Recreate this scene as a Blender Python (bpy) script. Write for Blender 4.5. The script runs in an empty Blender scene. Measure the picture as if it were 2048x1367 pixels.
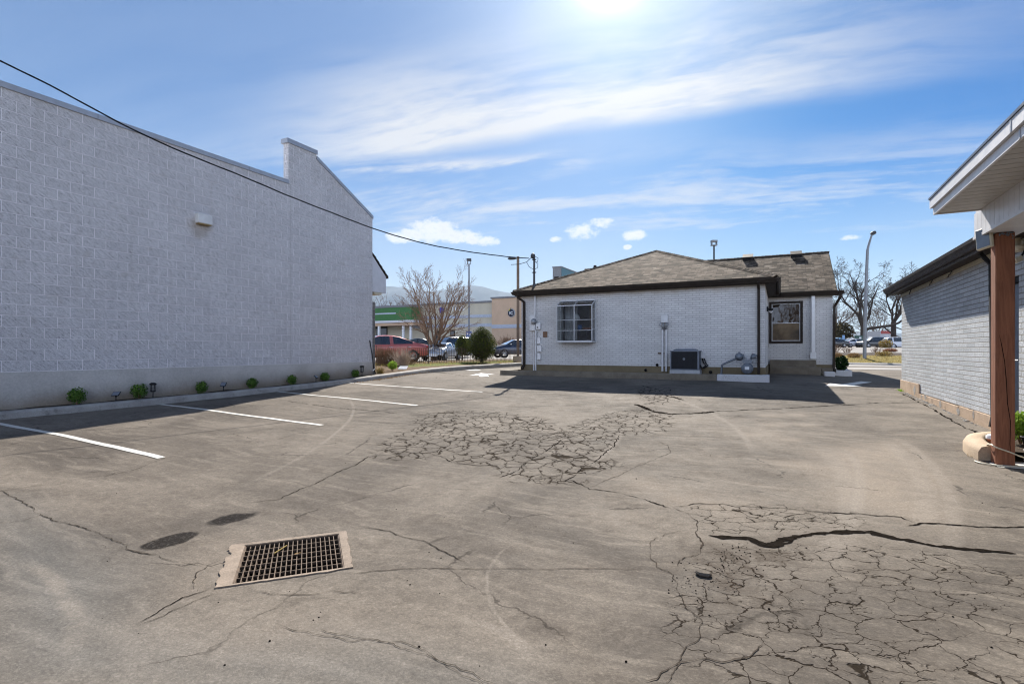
SUN_E=3.9; SKY_E=.10; SKY_V=.31; EXPO=1.55; HAZE=.72e-4; WIRE_D=12.06; BACK_FILL=4.0; ASPK=.84
import bpy, bmesh, math, random
from mathutils import Vector, Matrix, noise
from mathutils.geometry import delaunay_2d_cdt
R = random.Random(7)
sc = bpy.context.scene
COL = sc.collection
CAMZ = 1.46                     # eye height; everything below is built relative to the eye, then lifted
F, HZ, VPX = 1055.0, 699.0, 1560.0
TH = math.atan((VPX-1024)/F); CT, ST = math.cos(TH), math.sin(TH)
SUN = Vector((-1.13, 3.9, 3.05)).normalized()

# ---------- survey helpers (photo measurements -> metres) ----------
def ray(u, v):
    t = (u-1024)/F
    return Vector((-ST+t*CT, CT+t*ST, -(v-HZ)/F))
def on_y(u, v, y):
    d = ray(u, v); return d*(y/d.y)
def on_x(u, v, x):
    d = ray(u, v); return d*(x/d.x)
def at_d(u, v, dist):
    return ray(u, v)*dist
def sstep(a, b, x):
    t = min(1, max(0, (x-a)/(b-a))); return t*t*(3-2*t)
DRAIN = Vector((-3.08, 2.63)); 
def gz(x, y):
    """height of the paved lot"""
    r = math.hypot(x-DRAIN.x, y-DRAIN.y)
    k = 0.034-0.007*sstep(-2, 3, x)
    z = -1.475+k*(math.sqrt(r*r+.36)-.6)
    z += .12*sstep(10, 18, y)*(1-sstep(-5, 0, x))+.115*sstep(10, 17, y)*sstep(-5, 0, x)*(1-sstep(.3, 2.4, x))
    cap = -.86
    a = .06
    z = -a*math.log(math.exp(-z/a)+math.exp(-cap/a)) if z > cap-.5 else z
    if y > 33: z -= .10*sstep(33, 36, y)
    return z
def on_g(u, v, dz=0):
    d = ray(u, v); k = 1.2/max(1e-4, -d.z)
    for _ in range(25):
        p = d*k; k = k*.4+.6*((gz(p.x, p.y)+dz)/d.z)
    return d*k

# ---------- mesh collector ----------
class MB:
    def __init__(s): s.v=[]; s.f=[]; s.mi=[]; s.uv=[]; s.sm=[]
    def add(s, vs, fs, mi=0, sm=False, uvs=None):
        o=len(s.v); s.v.extend([Vector(p) for p in vs])
        for i,f in enumerate(fs):
            s.f.append([o+k for k in f]); s.mi.append(mi); s.sm.append(sm); s.uv.append(uvs[i] if uvs else None)
        return s
    def quad(s, a,b,c,d, mi=0, uv=None): return s.add([a,b,c,d],[(0,1,2,3)],mi,uvs=[uv] if uv else None)
    def box(s, x0,x1,y0,y1,z0,z1, mi=0):
        v=[(x0,y0,z0),(x1,y0,z0),(x1,y1,z0),(x0,y1,z0),(x0,y0,z1),(x1,y0,z1),(x1,y1,z1),(x0,y1,z1)]
        return s.add(v,[(0,3,2,1),(4,5,6,7),(0,1,5,4),(1,2,6,5),(2,3,7,6),(3,0,4,7)],mi)
    def obox(s, c, ax, ay, az, mi=0):
        c,ax,ay,az=map(Vector,(c,ax,ay,az))
        v=[c+ax*i+ay*j+az*k for k in(-1,1) for j in(-1,1) for i in(-1,1)]
        f=[(0,2,3,1),(4,5,7,6),(0,1,5,4),(1,3,7,5),(3,2,6,7),(2,0,4,6)]
        if ax.cross(ay).dot(az)<0: f=[tuple(reversed(q)) for q in f]
        return s.add(v,f,mi)
    def prism(s, poly, d, mi=0):
        poly=[Vector(p) for p in poly]; d=Vector(d); n=len(poly)
        nrm=Vector((0,0,0))
        for i in range(n): nrm+=poly[i].cross(poly[(i+1)%n])
        if nrm.dot(d)>0: poly.reverse()
        v=poly+[p+d for p in poly]
        f=[tuple(range(n)),tuple(range(2*n-1,n-1,-1))]+[((i+1)%n,i,n+i,n+(i+1)%n) for i in range(n)]
        return s.add(v,f,mi)
    def tube(s, pts, r, n=8, mi=0, caps=True, sm=True):
        pts=[Vector(p) for p in pts]; rs=r if isinstance(r,(list,tuple)) else [r]*len(pts)
        vs=[];fs=[]; prev=None
        for i,p in enumerate(pts):
            t=(pts[min(i+1,len(pts)-1)]-pts[max(i-1,0)])
            t=t.normalized() if t.length>1e-9 else Vector((0,0,1))
            if prev is None:
                a=t.cross(Vector((0,0,1))); 
                if a.length<.05: a=t.cross(Vector((1,0,0)))
            else:
                a=prev-t*prev.dot(t)
                if a.length<1e-5: a=t.cross(Vector((0,.3,1)))
            a.normalize(); prev=a; b=t.cross(a)
            for k in range(n):
                q=2*math.pi*k/n+math.pi/n*(n==4); vs.append(p+(a*math.cos(q)+b*math.sin(q))*rs[i])
        for i in range(len(pts)-1):
            for k in range(n):
                fs.append((i*n+k,i*n+(k+1)%n,(i+1)*n+(k+1)%n,(i+1)*n+k))
        s.add(vs,fs,mi,sm)
        if caps:
            s.add(vs[:n],[tuple(range(n-1,-1,-1))],mi); s.add(vs[-n:],[tuple(range(n))],mi)
        return s
    def lathe(s, c, prof, n=16, mi=0, sm=True, axis=(0,0,1)):
        c=Vector(c); ax=Vector(axis).normalized(); a=ax.orthogonal().normalized(); b=ax.cross(a)
        vs=[];fs=[]
        for (r,h) in prof:
            for k in range(n):
                q=2*math.pi*k/n; vs.append(c+ax*h+(a*math.cos(q)+b*math.sin(q))*r)
        for i in range(len(prof)-1):
            for k in range(n):
                fs.append((i*n+k,i*n+(k+1)%n,(i+1)*n+(k+1)%n,(i+1)*n+k))
        return s.add(vs,fs,mi,sm)
    def build(s, name, mats, parent=None, bevel=0, seg=1, weld=False):
        me=bpy.data.meshes.new(name)
        off=ROOT.get(root_of(parent).name,Vector((0,0,0))) if parent else Vector((0,0,0))
        me.from_pydata([tuple(p-off) for p in s.v],[],s.f)
        for m in (mats if isinstance(mats,(list,tuple)) else [mats]): me.materials.append(m)
        me.polygons.foreach_set('material_index',s.mi); me.polygons.foreach_set('use_smooth',s.sm)
        if any(u is not None for u in s.uv):
            ul=me.uv_layers.new(name='UVMap')
            for p,u in zip(me.polygons,s.uv):
                if u:
                    for li,c in zip(p.loop_indices,u): ul.data[li].uv=c
        if bevel or weld:
            bm=bmesh.new(); bm.from_mesh(me)
            if weld: bmesh.ops.remove_doubles(bm,verts=bm.verts,dist=1e-4)
            if bevel:
                es=[e for e in bm.edges if len(e.link_faces)==2 and e.calc_face_angle(0)>.5]
                bmesh.ops.bevel(bm,geom=es,offset=bevel,segments=seg,affect='EDGES',profile=.6,clamp_overlap=True)
            bm.to_mesh(me); bm.free()
        me.update()
        o=bpy.data.objects.new(name,me); COL.objects.link(o)
        if parent: o.parent=parent
        return o
ROOT={}
def root_of(o):
    while o.parent: o=o.parent
    return o
def thing(name,label,cat,loc=(0,0,0),group=None):
    o=bpy.data.objects.new(name,None); COL.objects.link(o); o.location=loc; o.empty_display_size=.1
    ROOT[o.name]=Vector(loc); o['label']=label; o['category']=cat
    if group: o['group']=group
    return o
def tag(o,label,cat,group=None):
    o['label']=label; o['category']=cat
    if group: o['group']=group
    return o
def struct(o,kind='structure',label=None):
    o['kind']=kind
    if label: o['label']=label
    return o
def copy_tree(o,parent=None):
    c=o.copy(); COL.objects.link(c)
    if parent: c.parent=parent
    for ch in [k for k in bpy.data.objects if k.parent is o]: copy_tree(ch,c)
    return c

# ---------- materials ----------
class NT:
    def __init__(s,nt): s.nt=nt
    def n(s,t,ins=None,**pr):
        nd=s.nt.nodes.new(t)
        for k,v in pr.items(): setattr(nd,k,v)
        for k,v in (ins or {}).items():
            i=nd.inputs[k]
            if hasattr(v,'links') and hasattr(v,'is_output'): s.nt.links.new(v,i)
            else: i.default_value=v
        return nd
    def m(s,op,a,b=0.0,c=None,clamp=False):
        d={0:a,1:b}
        if c is not None: d[2]=c
        return s.n('ShaderNodeMath',d,operation=op,use_clamp=clamp).outputs[0]
    def vm(s,op,a,b=(0,0,0)):
        nd=s.n('ShaderNodeVectorMath',{0:a,1:b},operation=op); return nd.outputs[1] if op in('DOT_PRODUCT','LENGTH','DISTANCE') else nd.outputs[0]
    def mix(s,f,a,b,bt='MIX'):
        c=lambda x: (*x,1) if isinstance(x,tuple) and len(x)==3 else x
        return s.n('ShaderNodeMix',{0:f,6:c(a),7:c(b)},data_type='RGBA',blend_type=bt).outputs[2]
    def ramp(s,f,pts,interp='LINEAR'):
        nd=s.n('ShaderNodeValToRGB',{0:f}); cr=nd.color_ramp; cr.interpolation=interp
        while len(cr.elements)<len(pts): cr.elements.new(.5)
        for e,(p,c) in zip(cr.elements,pts): e.position=p; e.color=(*c,1) if isinstance(c,tuple) else (c,c,c,1)
        return nd.outputs[0]
    def noise(s,vec,scale,detail=4,rough=.55,dist=0,out=0):
        return s.n('ShaderNodeTexNoise',{'Vector':vec,'Scale':scale,'Detail':detail,'Roughness':rough,'Distortion':dist}).outputs[out]
    def remap(s,x,a,b,c=0.,d=1.,smooth=True):
        return s.n('ShaderNodeMapRange',{0:x,1:a,2:b,3:c,4:d},interpolation_type='SMOOTHSTEP' if smooth else 'LINEAR').outputs[0]
    def sep(s,v): return s.n('ShaderNodeSeparateXYZ',{0:v}).outputs
    def comb(s,x,y,z=0.): return s.n('ShaderNodeCombineXYZ',{0:x,1:y,2:z}).outputs[0]
    def bump(s,h,strength,dist,nrm=None):
        d={'Strength':strength,'Distance':dist,'Height':h}
        if nrm is not None: d['Normal']=nrm
        return s.n('ShaderNodeBump',d).outputs[0]
    def obj(s): return s.n('ShaderNodeTexCoord').outputs['Object']
def newmat(name):
    m=bpy.data.materials.new(name); m.use_nodes=True; nt=m.node_tree; nt.nodes.clear()
    N=NT(nt); out=N.n('ShaderNodeOutputMaterial'); b=N.n('ShaderNodeBsdfPrincipled'); nt.links.new(b.outputs[0],out.inputs[0])
    N.out=out; N.b=b
    def st(**k):
        for kk,v in k.items():
            i=b.inputs[{'col':'Base Color','rough':'Roughness','nrm':'Normal','metal':'Metallic','spec':'Specular IOR Level','coat':'Coat Weight','alpha':'Alpha'}[kk]]
            if hasattr(v,'is_output'): nt.links.new(v,i)
            else: i.default_value=(*v,1) if isinstance(v,tuple) and len(v)==3 else v
    N.st=st
    return m,N
def plain(name,col,rough=.5,metal=0,var=.12,scale=6,bump=0,bscale=60,spec=.5,coat=0):
    m,N=newmat(name); p=N.obj()
    f=N.noise(p,scale,5,.6)
    c=N.mix(N.remap(f,.3,.7),tuple(x*(1-var) for x in col),tuple(min(1,x*(1+var)) for x in col))
    N.st(col=c,rough=N.remap(N.noise(p,scale*3,3),.3,.7,max(0,rough-.08),min(1,rough+.08)),metal=metal,spec=spec,coat=coat)
    if bump: N.st(nrm=N.bump(N.noise(p,bscale,4,.6),bump,.02))
    return m
def wallco(N):
    """run along the wall, height, from object coordinates; picks x or y by the face normal"""
    g=N.n('ShaderNodeNewGeometry'); p=N.vm('SUBTRACT',g.outputs['Position'],(0,0,CAMZ)); x,y,z=N.sep(p); nx,ny,nz=N.sep(g.outputs['True Normal'])
    g=N.m('GREATER_THAN',N.m('ABSOLUTE',nx),N.m('ABSOLUTE',ny))
    run=N.m('ADD',N.m('MULTIPLY',y,g),N.m('MULTIPLY',x,N.m('SUBTRACT',1.,g)))
    return p,N.comb(run,z),run,z
def brickmat(name,c1,c2,mort,bw,bh,ms,rough=.75,bump=.5,offz=0,stain_tone=None,bdist=.012,grain=70,offr=0,mbias=0):
    m,N=newmat(name); p,w,run,z=wallco(N)
    w=N.vm('ADD',w,(offr,offz,0))
    wob=N.vm('SCALE',N.vm('SUBTRACT',N.noise(p,9,2,out=1),(.5,.5,.5))); wob.node.inputs[3].default_value=.006
    w2=N.vm('ADD',w,wob)
    bt=N.n('ShaderNodeTexBrick',{'Vector':w2,'Color1':(*c1,1),'Color2':(*c2,1),'Mortar':(*mort,1),'Scale':1.0,'Mortar Size':ms,'Mortar Smooth':.35,'Bias':0.,'Brick Width':bw,'Row Height':bh})
    g=N.noise(p,grain,4,.65); lg=N.noise(p,.9,5,.6)
    col=N.mix(1.,bt.outputs[0],N.ramp(g,[(.25,.8),(.75,1.12)]),'MULTIPLY')
    col=N.mix(1.,col,N.ramp(lg,[(.3,.9),(.7,1.06)]),'MULTIPLY')
    if stain_tone: col=stain_tone(N,p,run,z,col)
    h=N.m('ADD',N.m('MULTIPLY',N.m('SUBTRACT',1.,bt.outputs[1]),1.),N.m('MULTIPLY',g,.35))
    N.st(col=col,rough=rough,nrm=N.bump(h,bump,bdist),spec=.3)
    return m
# ---------- camera ----------
cam=bpy.data.cameras.new('camera'); co=bpy.data.objects.new('camera',cam); COL.objects.link(co)
cam.sensor_width=36; cam.lens=36*F/2048; cam.clip_end=30000; cam.clip_start=.05
cam.shift_y=(HZ-683.5)/2048
co.location=(0,0,CAMZ); co.rotation_euler=(math.pi/2,0,TH); sc.camera=co
# ---------- light ----------
el=math.asin(SUN.z)
sl=bpy.data.lights.new('sun','SUN'); sl.energy=SUN_E; sl.angle=math.radians(.55); sl.color=(1,.945,.86)
so=bpy.data.objects.new('sun',sl); COL.objects.link(so); so.rotation_euler=SUN.to_track_quat('Z','Y').to_euler(); so.location=(0,0,60)
w=bpy.data.worlds.new('World'); sc.world=w; w.use_nodes=True; nt=w.node_tree; nt.nodes.clear(); N=NT(nt)
out=N.n('ShaderNodeOutputWorld')
sky=N.n('ShaderNodeTexSky',sky_type='NISHITA',sun_disc=False,sun_elevation=el,sun_rotation=math.atan2(SUN.x,SUN.y),altitude=1300,air_density=1.0,dust_density=.7,ozone_density=2.2)
d=N.vm('NORMALIZE',N.n('ShaderNodeTexCoord').outputs['Generated'])
dx,dy,dz=N.sep(d)
up=N.m('ADD',N.m('MAXIMUM',dz,0.),.13)
px=N.m('DIVIDE',dx,up); py=N.m('DIVIDE',dy,up)
a=math.radians(10); ca,sa=math.cos(a),math.sin(a)
sx=N.m('ADD',N.m('MULTIPLY',px,ca),N.m('MULTIPLY',py,sa)); sy=N.m('SUBTRACT',N.m('MULTIPLY',py,ca),N.m('MULTIPLY',px,sa))
pl=N.comb(px,py)
wr=N.vm('SUBTRACT',N.noise(pl,.8,3,out=1),(.5,.5,.5))
st1=N.vm('ADD',N.comb(N.m('MULTIPLY',sx,.55),N.m('MULTIPLY',sy,2.6)),N.vm('MULTIPLY',wr,(.5,.9,0)))
n1=N.noise(st1,1.5,9,.6,.25)
n2=N.noise(N.vm('ADD',N.comb(N.m('MULTIPLY',sx,2.2),N.m('MULTIPLY',sy,6.)),N.vm('MULTIPLY',wr,(1.,1.6,0))),3.,7,.62,.3)
def band(p1,p2,wlo,whi,off=0):
    nn=ray(*p1).cross(ray(*p2)).normalized()
    if nn.z<0: nn=-nn
    q=N.vm('DOT_PRODUCT',N.vm('ADD',d,N.vm('MULTIPLY',wr,(.10,.10,.10))),tuple(nn))
    lo=N.remap(q,-wlo,0.005); hi=N.remap(q,0.0,whi,1.,0.)
    return N.m('MULTIPLY',lo,hi)
b1=band((650,300),(1700,150),.03,.19)
b2=band((600,345),(1250,312),.012,.03)
b3=band((700,430),(2048,390),.10,.14)
b4=band((1200,60),(2048,-80),.2,.3)
tex=N.m('ADD',N.m('MULTIPLY',n1,.72),N.m('MULTIPLY',n2,.28))
# fade of the bands towards the right hand sky
azr=N.vm('DOT_PRODUCT',d,(CT,ST,0.))
cov=N.m('MULTIPLY',b1,N.m('MULTIPLY',N.remap(tex,.24,.62),N.m('MULTIPLY',N.remap(azr,-.48,-.18,.10,1.),N.remap(azr,.25,.66,1.,.10))))
cov=N.m('ADD',cov,N.m('MULTIPLY',N.m('MULTIPLY',b2,N.remap(tex,.40,.58)),N.m('MULTIPLY',N.remap(azr,-.42,-.22),N.remap(azr,.05,.18,.75,0.))))
cov=N.m('ADD',cov,N.m('MULTIPLY',N.m('MULTIPLY',b3,N.remap(tex,.40,.64)),.62))
cov=N.m('ADD',cov,N.m('MULTIPLY',N.m('MULTIPLY',b4,N.remap(tex,.40,.66)),N.remap(azr,-.1,.3,.0,.08)))
cov=N.m('MINIMUM',N.m('MULTIPLY',cov,1.12),.95)
lowhaze=N.remap(dz,.0,.34,.62,.0)
cov=N.m('MAXIMUM',cov,lowhaze)
veil=N.m('MULTIPLY',N.remap(azr,.12,.50,.24,.0),N.remap(n1,.2,.7,.8,1.15))
# sun glow
sd=N.m('MAXIMUM',N.vm('DOT_PRODUCT',d,tuple(SUN)),0.)
glow=N.m('ADD',N.m('MULTIPLY',N.m('POWER',sd,26.),.21),N.m('ADD',N.m('ADD',N.m('MULTIPLY',N.m('POWER',sd,75.),.27),N.m('MULTIPLY',N.m('POWER',sd,300.),.22)),N.m('MULTIPLY',N.m('POWER',sd,1500.),25.)))
skc=N.n('ShaderNodeHueSaturation',{'Saturation':1.5,'Value':SKY_V,'Color':sky.outputs[0]}).outputs[0]
skc=N.mix(1.,skc,N.mix(N.remap(azr,.05,.6),(.74,1.02,1.10),(.26,.93,1.12)),'MULTIPLY')
SKW=3.3
cc=N.mix(N.remap(sd,.6,.98),(.74*SKW,.81*SKW,.94*SKW),(.86*SKW,.87*SKW,.90*SKW))
skc=N.mix(N.remap(dz,.0,.16,.75,0.),skc,(.66*SKW,.76*SKW,.90*SKW))
skc=N.mix(veil,skc,(.60*SKW,.74*SKW,.98*SKW))
col=N.mix(cov,skc,cc)
# small cumulus near the skyline (direction, half width, half height)
CUM=[(868,462,56,26),(830,470,42,14),(795,474,24,14),(905,474,50,14),(940,474,30,16),(975,482,26,11),
     (1268,470,26,12),(1254,494,10,5),(1165,462,34,18),(1205,445,24,10),(1112,478,12,6),(1701,474,16,5)]
eln=N.m('ARCSINE',dz); azn=N.n('ShaderNodeMath',{0:dx,1:dy},operation='ARCTAN2').outputs[0]
cu=None
cn=N.noise(N.comb(N.m('MULTIPLY',azn,1.),N.m('MULTIPLY',eln,1.35)),46.,9,.64)
cn2=N.noise(N.comb(azn,eln),90.,4,.6)
base=None
for i,(u,v,hw,hh) in enumerate(CUM):
    r=ray(u,v).normalized(); a0=math.atan2(r.x,r.y); e0=math.asin(r.z)
    ex=N.m('DIVIDE',N.m('SUBTRACT',azn,a0),hw/F*.94); ey=N.m('DIVIDE',N.m('SUBTRACT',eln,e0),hh/F*.94)
    q=N.m('SUBTRACT',1.,N.m('ADD',N.m('MULTIPLY',ex,ex),N.m('MULTIPLY',ey,ey)))
    q=N.m('MULTIPLY',N.m('MAXIMUM',q,-1.),.6 if 8<=i else 1.)
    cu=q if cu is None else N.m('MAXIMUM',cu,q)
den=N.remap(N.m('ADD',cu,N.m('MULTIPLY',N.m('SUBTRACT',cn,.5),3.4)),-.25,1.0)
den=N.m('MULTIPLY',den,N.remap(cu,-.55,-.15))
cuc=N.mix(N.remap(N.m('ADD',cn,N.m('MULTIPLY',cu,.25)),.45,.95),(1.18*SKW,1.18*SKW,1.17*SKW),(.86*SKW,.89*SKW,.94*SKW))
col=N.mix(N.m('MULTIPLY',den,.97),col,cuc)
gc=N.n('ShaderNodeVectorMath',{0:(1.0,.98,.93),3:N.m('MULTIPLY',glow,SKW)},operation='SCALE').outputs[0]
col=N.vm('ADD',col,gc)
# fill light added to the unseen sky behind the viewer, to lift shaded walls
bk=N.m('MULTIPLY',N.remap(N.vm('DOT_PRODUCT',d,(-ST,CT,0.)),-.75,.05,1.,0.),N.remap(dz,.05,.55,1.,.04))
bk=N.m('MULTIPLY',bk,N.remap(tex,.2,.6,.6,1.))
col=N.mix(N.m('MULTIPLY',bk,.9),col,(BACK_FILL*.76*SKW,BACK_FILL*.87*SKW,BACK_FILL*1.10*SKW))
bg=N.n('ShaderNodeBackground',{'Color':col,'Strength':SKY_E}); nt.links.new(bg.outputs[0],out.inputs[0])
sc.view_settings.view_transform='Standard'; sc.view_settings.look='None'; sc.view_settings.exposure=EXPO; sc.view_settings.gamma=1
sc.render.engine='CYCLES'; sc.cycles.use_denoising=True; sc.cycles.filter_width=1.15; sc.cycles.max_bounces=6; sc.cycles.diffuse_bounces=3; sc.cycles.glossy_bounces=3; sc.cycles.transparent_max_bounces=12
sc.cycles.sample_clamp_indirect=4; sc.cycles.caustics_reflective=False; sc.cycles.caustics_refractive=False

# ---------- surface materials ----------
def asphalt():
    m,N=newmat('asphalt'); p=N.obj(); x,y,z=N.sep(p)
    at=lambda n: N.n('ShaderNodeAttribute',attribute_name=n,attribute_type='GEOMETRY').outputs['Fac']
    crk=at('crk'); wet=at('wet'); cool=at('cool'); dust=at('dust'); dark=at('dark')
    big=N.noise(p,.42,7,.62,.6); mid=N.noise(p,3.2,6,.66,.3); fine=N.noise(p,55,4,.7); grit=N.noise(p,210,2,.6)
    sw=N.noise(N.vm('MULTIPLY',N.vm('ADD',p,N.vm('SCALE',N.noise(p,.5,3,out=1))),(1.,7.,1.)),1.1,6,.65)
    c=N.mix(N.remap(big,.28,.72),(.098,.088,.078),(.212,.190,.164))
    c=N.mix(N.m('MULTIPLY',N.remap(sw,.47,.70),.6),c,(.235,.212,.183))
    c=N.mix(N.m('MULTIPLY',N.remap(mid,.53,.78),.6),c,(.085,.075,.066))
    m2_=N.noise(N.vm('ADD',p,(5.,2.,0.)),13.,6,.7,.4)
    c=N.mix(1.,c,N.ramp(m2_,[(.28,.78),(.5,1.),(.72,1.17)]),'MULTIPLY')
    c=N.mix(N.m('MULTIPLY',dust,N.remap(mid,.3,.7,.45,1.)),c,(.275,.242,.205))
    c=N.mix(N.m('MULTIPLY',cool,.85),c,N.mix(N.remap(sw,.35,.65),(.125,.128,.126),(.175,.175,.17)))
    # tyre scuffs: pale arcs left by turning wheels
    def circ(P_):
        a_,b_,c_=[on_g(*q_) for q_ in P_]; d_=2*(a_.x*(b_.y-c_.y)+b_.x*(c_.y-a_.y)+c_.x*(a_.y-b_.y))
        s2=[q_.x*q_.x+q_.y*q_.y for q_ in (a_,b_,c_)]
        ux=(s2[0]*(b_.y-c_.y)+s2[1]*(c_.y-a_.y)+s2[2]*(a_.y-b_.y))/d_; uy=(s2[0]*(c_.x-b_.x)+s2[1]*(a_.x-c_.x)+s2[2]*(b_.x-a_.x))/d_
        return ux,uy,math.hypot(a_.x-ux,a_.y-uy),b_,max((a_-b_).length,(c_-b_).length)
    for P_,wd in (([(1775,885),(1835,950),(1850,1045)],.09),([(1800,880),(1885,960),(1905,1060)],.06),([(1690,900),(1722,960),(1705,1040)],.05),([(1650,905),(1700,985),(1690,1060)],.10),([(930,1235),(1010,1262),(1062,1320)],.03),([(1340,795),(1440,835),(1490,875)],.05),([(1010,1100),(975,1185),(985,1215)],.012),([(60,1130),(130,1190),(150,1290)],.05),([(1180,930),(1225,890),(1240,860)],.05),([(700,800),(690,850),(640,890)],.03)):
        cx,cy,r0,mb,ln_=circ(P_)
        rr=N.m('SQRT',N.m('ADD',N.m('POWER',N.m('SUBTRACT',x,cx),2.),N.m('POWER',N.m('SUBTRACT',y,cy),2.)))
        dd=N.m('ABSOLUTE',N.m('SUBTRACT',N.m('ADD',rr,N.m('MULTIPLY',N.m('SUBTRACT',big,.5),.12)),r0))
        rg_=N.vm('DISTANCE',p,(mb.x,mb.y,mb.z))
        k=N.m('MULTIPLY',N.m('MULTIPLY',N.remap(dd,wd*.3,wd*1.5,1.,0.),N.remap(rg_,ln_*.7,ln_*1.25,1.,0.)),N.remap(mid,.36,.6,.25,1.))
        c=N.mix(N.m('MULTIPLY',k,.5),c,(.29,.265,.235))
    ag=N.n('ShaderNodeTexVoronoi',{'Vector':p,'Scale':95.,'Randomness':1.}).outputs['Color']
    c=N.mix(1.,c,N.ramp(N.sep(ag)[0],[(0,.88),(.7,1.0),(1,1.18)]),'MULTIPLY')
    c=N.mix(1.,c,N.ramp(fine,[(.25,.82),(.75,1.16)]),'MULTIPLY')
    c=N.mix(1.,c,N.ramp(grit,[(.3,.87),(.7,1.12)]),'MULTIPLY')
    # alligator cracking
    brk=N.noise(p,2.6,4,.6)
    wv=N.n('ShaderNodeVectorMath',{0:N.vm('SUBTRACT',N.noise(p,4.5,4,.6,out=1),(.5,.5,.5)),3:.26},operation='SCALE').outputs[0]
    q=N.vm('MULTIPLY',N.vm('ADD',p,wv),(1.,1.,0.))
    qa=N.comb(N.m('ADD',N.m('MULTIPLY',N.sep(q)[0],CT),N.m('MULTIPLY',N.sep(q)[1],ST)),N.m('MULTIPLY',N.m('SUBTRACT',N.m('MULTIPLY',N.sep(q)[1],CT),N.m('MULTIPLY',N.sep(q)[0],ST)),1.35))
    qx=N.m('ADD',N.m('MULTIPLY',N.sep(q)[0],CT),N.m('MULTIPLY',N.sep(q)[1],ST)); qy=N.m('SUBTRACT',N.m('MULTIPLY',N.sep(q)[1],CT),N.m('MULTIPLY',N.sep(q)[0],ST))
    far=N.m('GREATER_THAN',qy,4.95)
    ea=N.n('ShaderNodeTexVoronoi',{'Vector':N.comb(qx,N.m('MULTIPLY',qy,.62)),'Scale':5.2,'Randomness':1.},feature='DISTANCE_TO_EDGE').outputs[0]
    eb=N.n('ShaderNodeTexVoronoi',{'Vector':qa,'Scale':4.9,'Randomness':1.},feature='DISTANCE_TO_EDGE').outputs[0]
    e1=N.m('ADD',N.m('MULTIPLY',ea,far),N.m('MULTIPLY',eb,N.m('SUBTRACT',1.,far)))
    e2=N.n('ShaderNodeTexVoronoi',{'Vector':qa,'Scale':10.5,'Randomness':1.},feature='DISTANCE_TO_EDGE').outputs[0]
    e2=N.m('ADD',e2,N.m('MULTIPLY',far,.0))
    m1=N.m('MULTIPLY',crk,N.remap(brk,.30,.55,.25,1.))
    m2=N.m('MULTIPLY',crk,N.remap(brk,.48,.62,0.,1.))
    wn=N.noise(p,7.,3,.6)
    wd=N.m('MULTIPLY',N.remap(wn,.32,.68,.35,1.5),N.m('ADD',N.m('ADD',.012,N.m('MULTIPLY',brk,.022)),N.m('MULTIPLY',far,.024)))
    l1=N.m('MULTIPLY',N.m('SUBTRACT',1.,N.remap(N.m('DIVIDE',e1,wd),.35,1.)),N.remap(m1,.2,.55))
    l2=N.m('MULTIPLY',N.m('SUBTRACT',1.,N.remap(N.m('DIVIDE',e2,wd),.35,1.05)),N.remap(m2,.3,.7))
    ln=N.m('MAXIMUM',l1,N.m('MULTIPLY',l2,.85))
    soft=N.m('MULTIPLY',N.m('SUBTRACT',1.,N.remap(e1,.0,.16)),m1)
    c=N.mix(N.m('MULTIPLY',soft,N.m('ADD',.28,N.m('MULTIPLY',far,.2))),c,(.075,.064,.054))
    c=N.mix(N.m('MULTIPLY',ln,N.m('SUBTRACT',.88,N.m('MULTIPLY',far,.12))),c,(.022,.018,.014))
    dk_=N.m('MULTIPLY',dark,N.remap(N.m('ADD',N.m('MULTIPLY',mid,.5),N.m('MULTIPLY',m2_,.5)),.42,.6))
    c=N.mix(N.m('MULTIPLY',dk_,.75),c,(.055,.043,.033))
    # stray hairline cracks everywhere
    e3=N.n('ShaderNodeTexVoronoi',{'Vector':N.vm('ADD',q,(31.,7.,0.)),'Scale':.62,'Randomness':1.},feature='DISTANCE_TO_EDGE').outputs[0]
    h3=N.m('MULTIPLY',N.m('SUBTRACT',1.,N.remap(e3,.0015,.007)),N.remap(N.noise(p,1.3,3),.5,.6))
    c=N.mix(N.m('MULTIPLY',h3,.7),c,(.035,.03,.026))
    # damp oil patches
    wet=None
    for A_,B_,hw_ in ((on_g(279,1099),on_g(397,1061),.125),(on_g(406,1050),on_g(511,1024),.135)):
        C_=(A_+B_)/2; t_=(B_-A_); hl=t_.length/2; t_.normalize()
        u_=N.m('ADD',N.m('MULTIPLY',N.m('SUBTRACT',x,C_.x),t_.x/hl),N.m('MULTIPLY',N.m('SUBTRACT',y,C_.y),t_.y/hl)); v_=N.m('ADD',N.m('MULTIPLY',N.m('SUBTRACT',x,C_.x),-t_.y/hw_),N.m('MULTIPLY',N.m('SUBTRACT',y,C_.y),t_.x/hw_))
        q_=N.m('SUBTRACT',1.15,N.m('ADD',N.m('MULTIPLY',u_,u_),N.m('MULTIPLY',v_,v_)))
        wet=q_ if wet is None else N.m('MAXIMUM',wet,q_)
    wet=N.m('ADD',wet,N.m('ADD',N.m('MULTIPLY',N.m('SUBTRACT',m2_,.5),.7),N.m('MULTIPLY',N.m('SUBTRACT',mid,.5),2.0)))
    wk=N.remap(N.m('ADD',wet,N.m('MULTIPLY',N.m('SUBTRACT',fine,.5),.25)),.1,.6)
    c=N.mix(N.m('MULTIPLY',wk,.93),c,(.015,.0125,.0105))
    gl=N.m('MULTIPLY',wk,N.remap(N.sep(ag)[1],.75,.95))
    c=N.mix(N.m('MULTIPLY',gl,.25),c,(.2,.19,.18))  # glints on the damp grit, painted as pale specks in the colour
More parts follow.
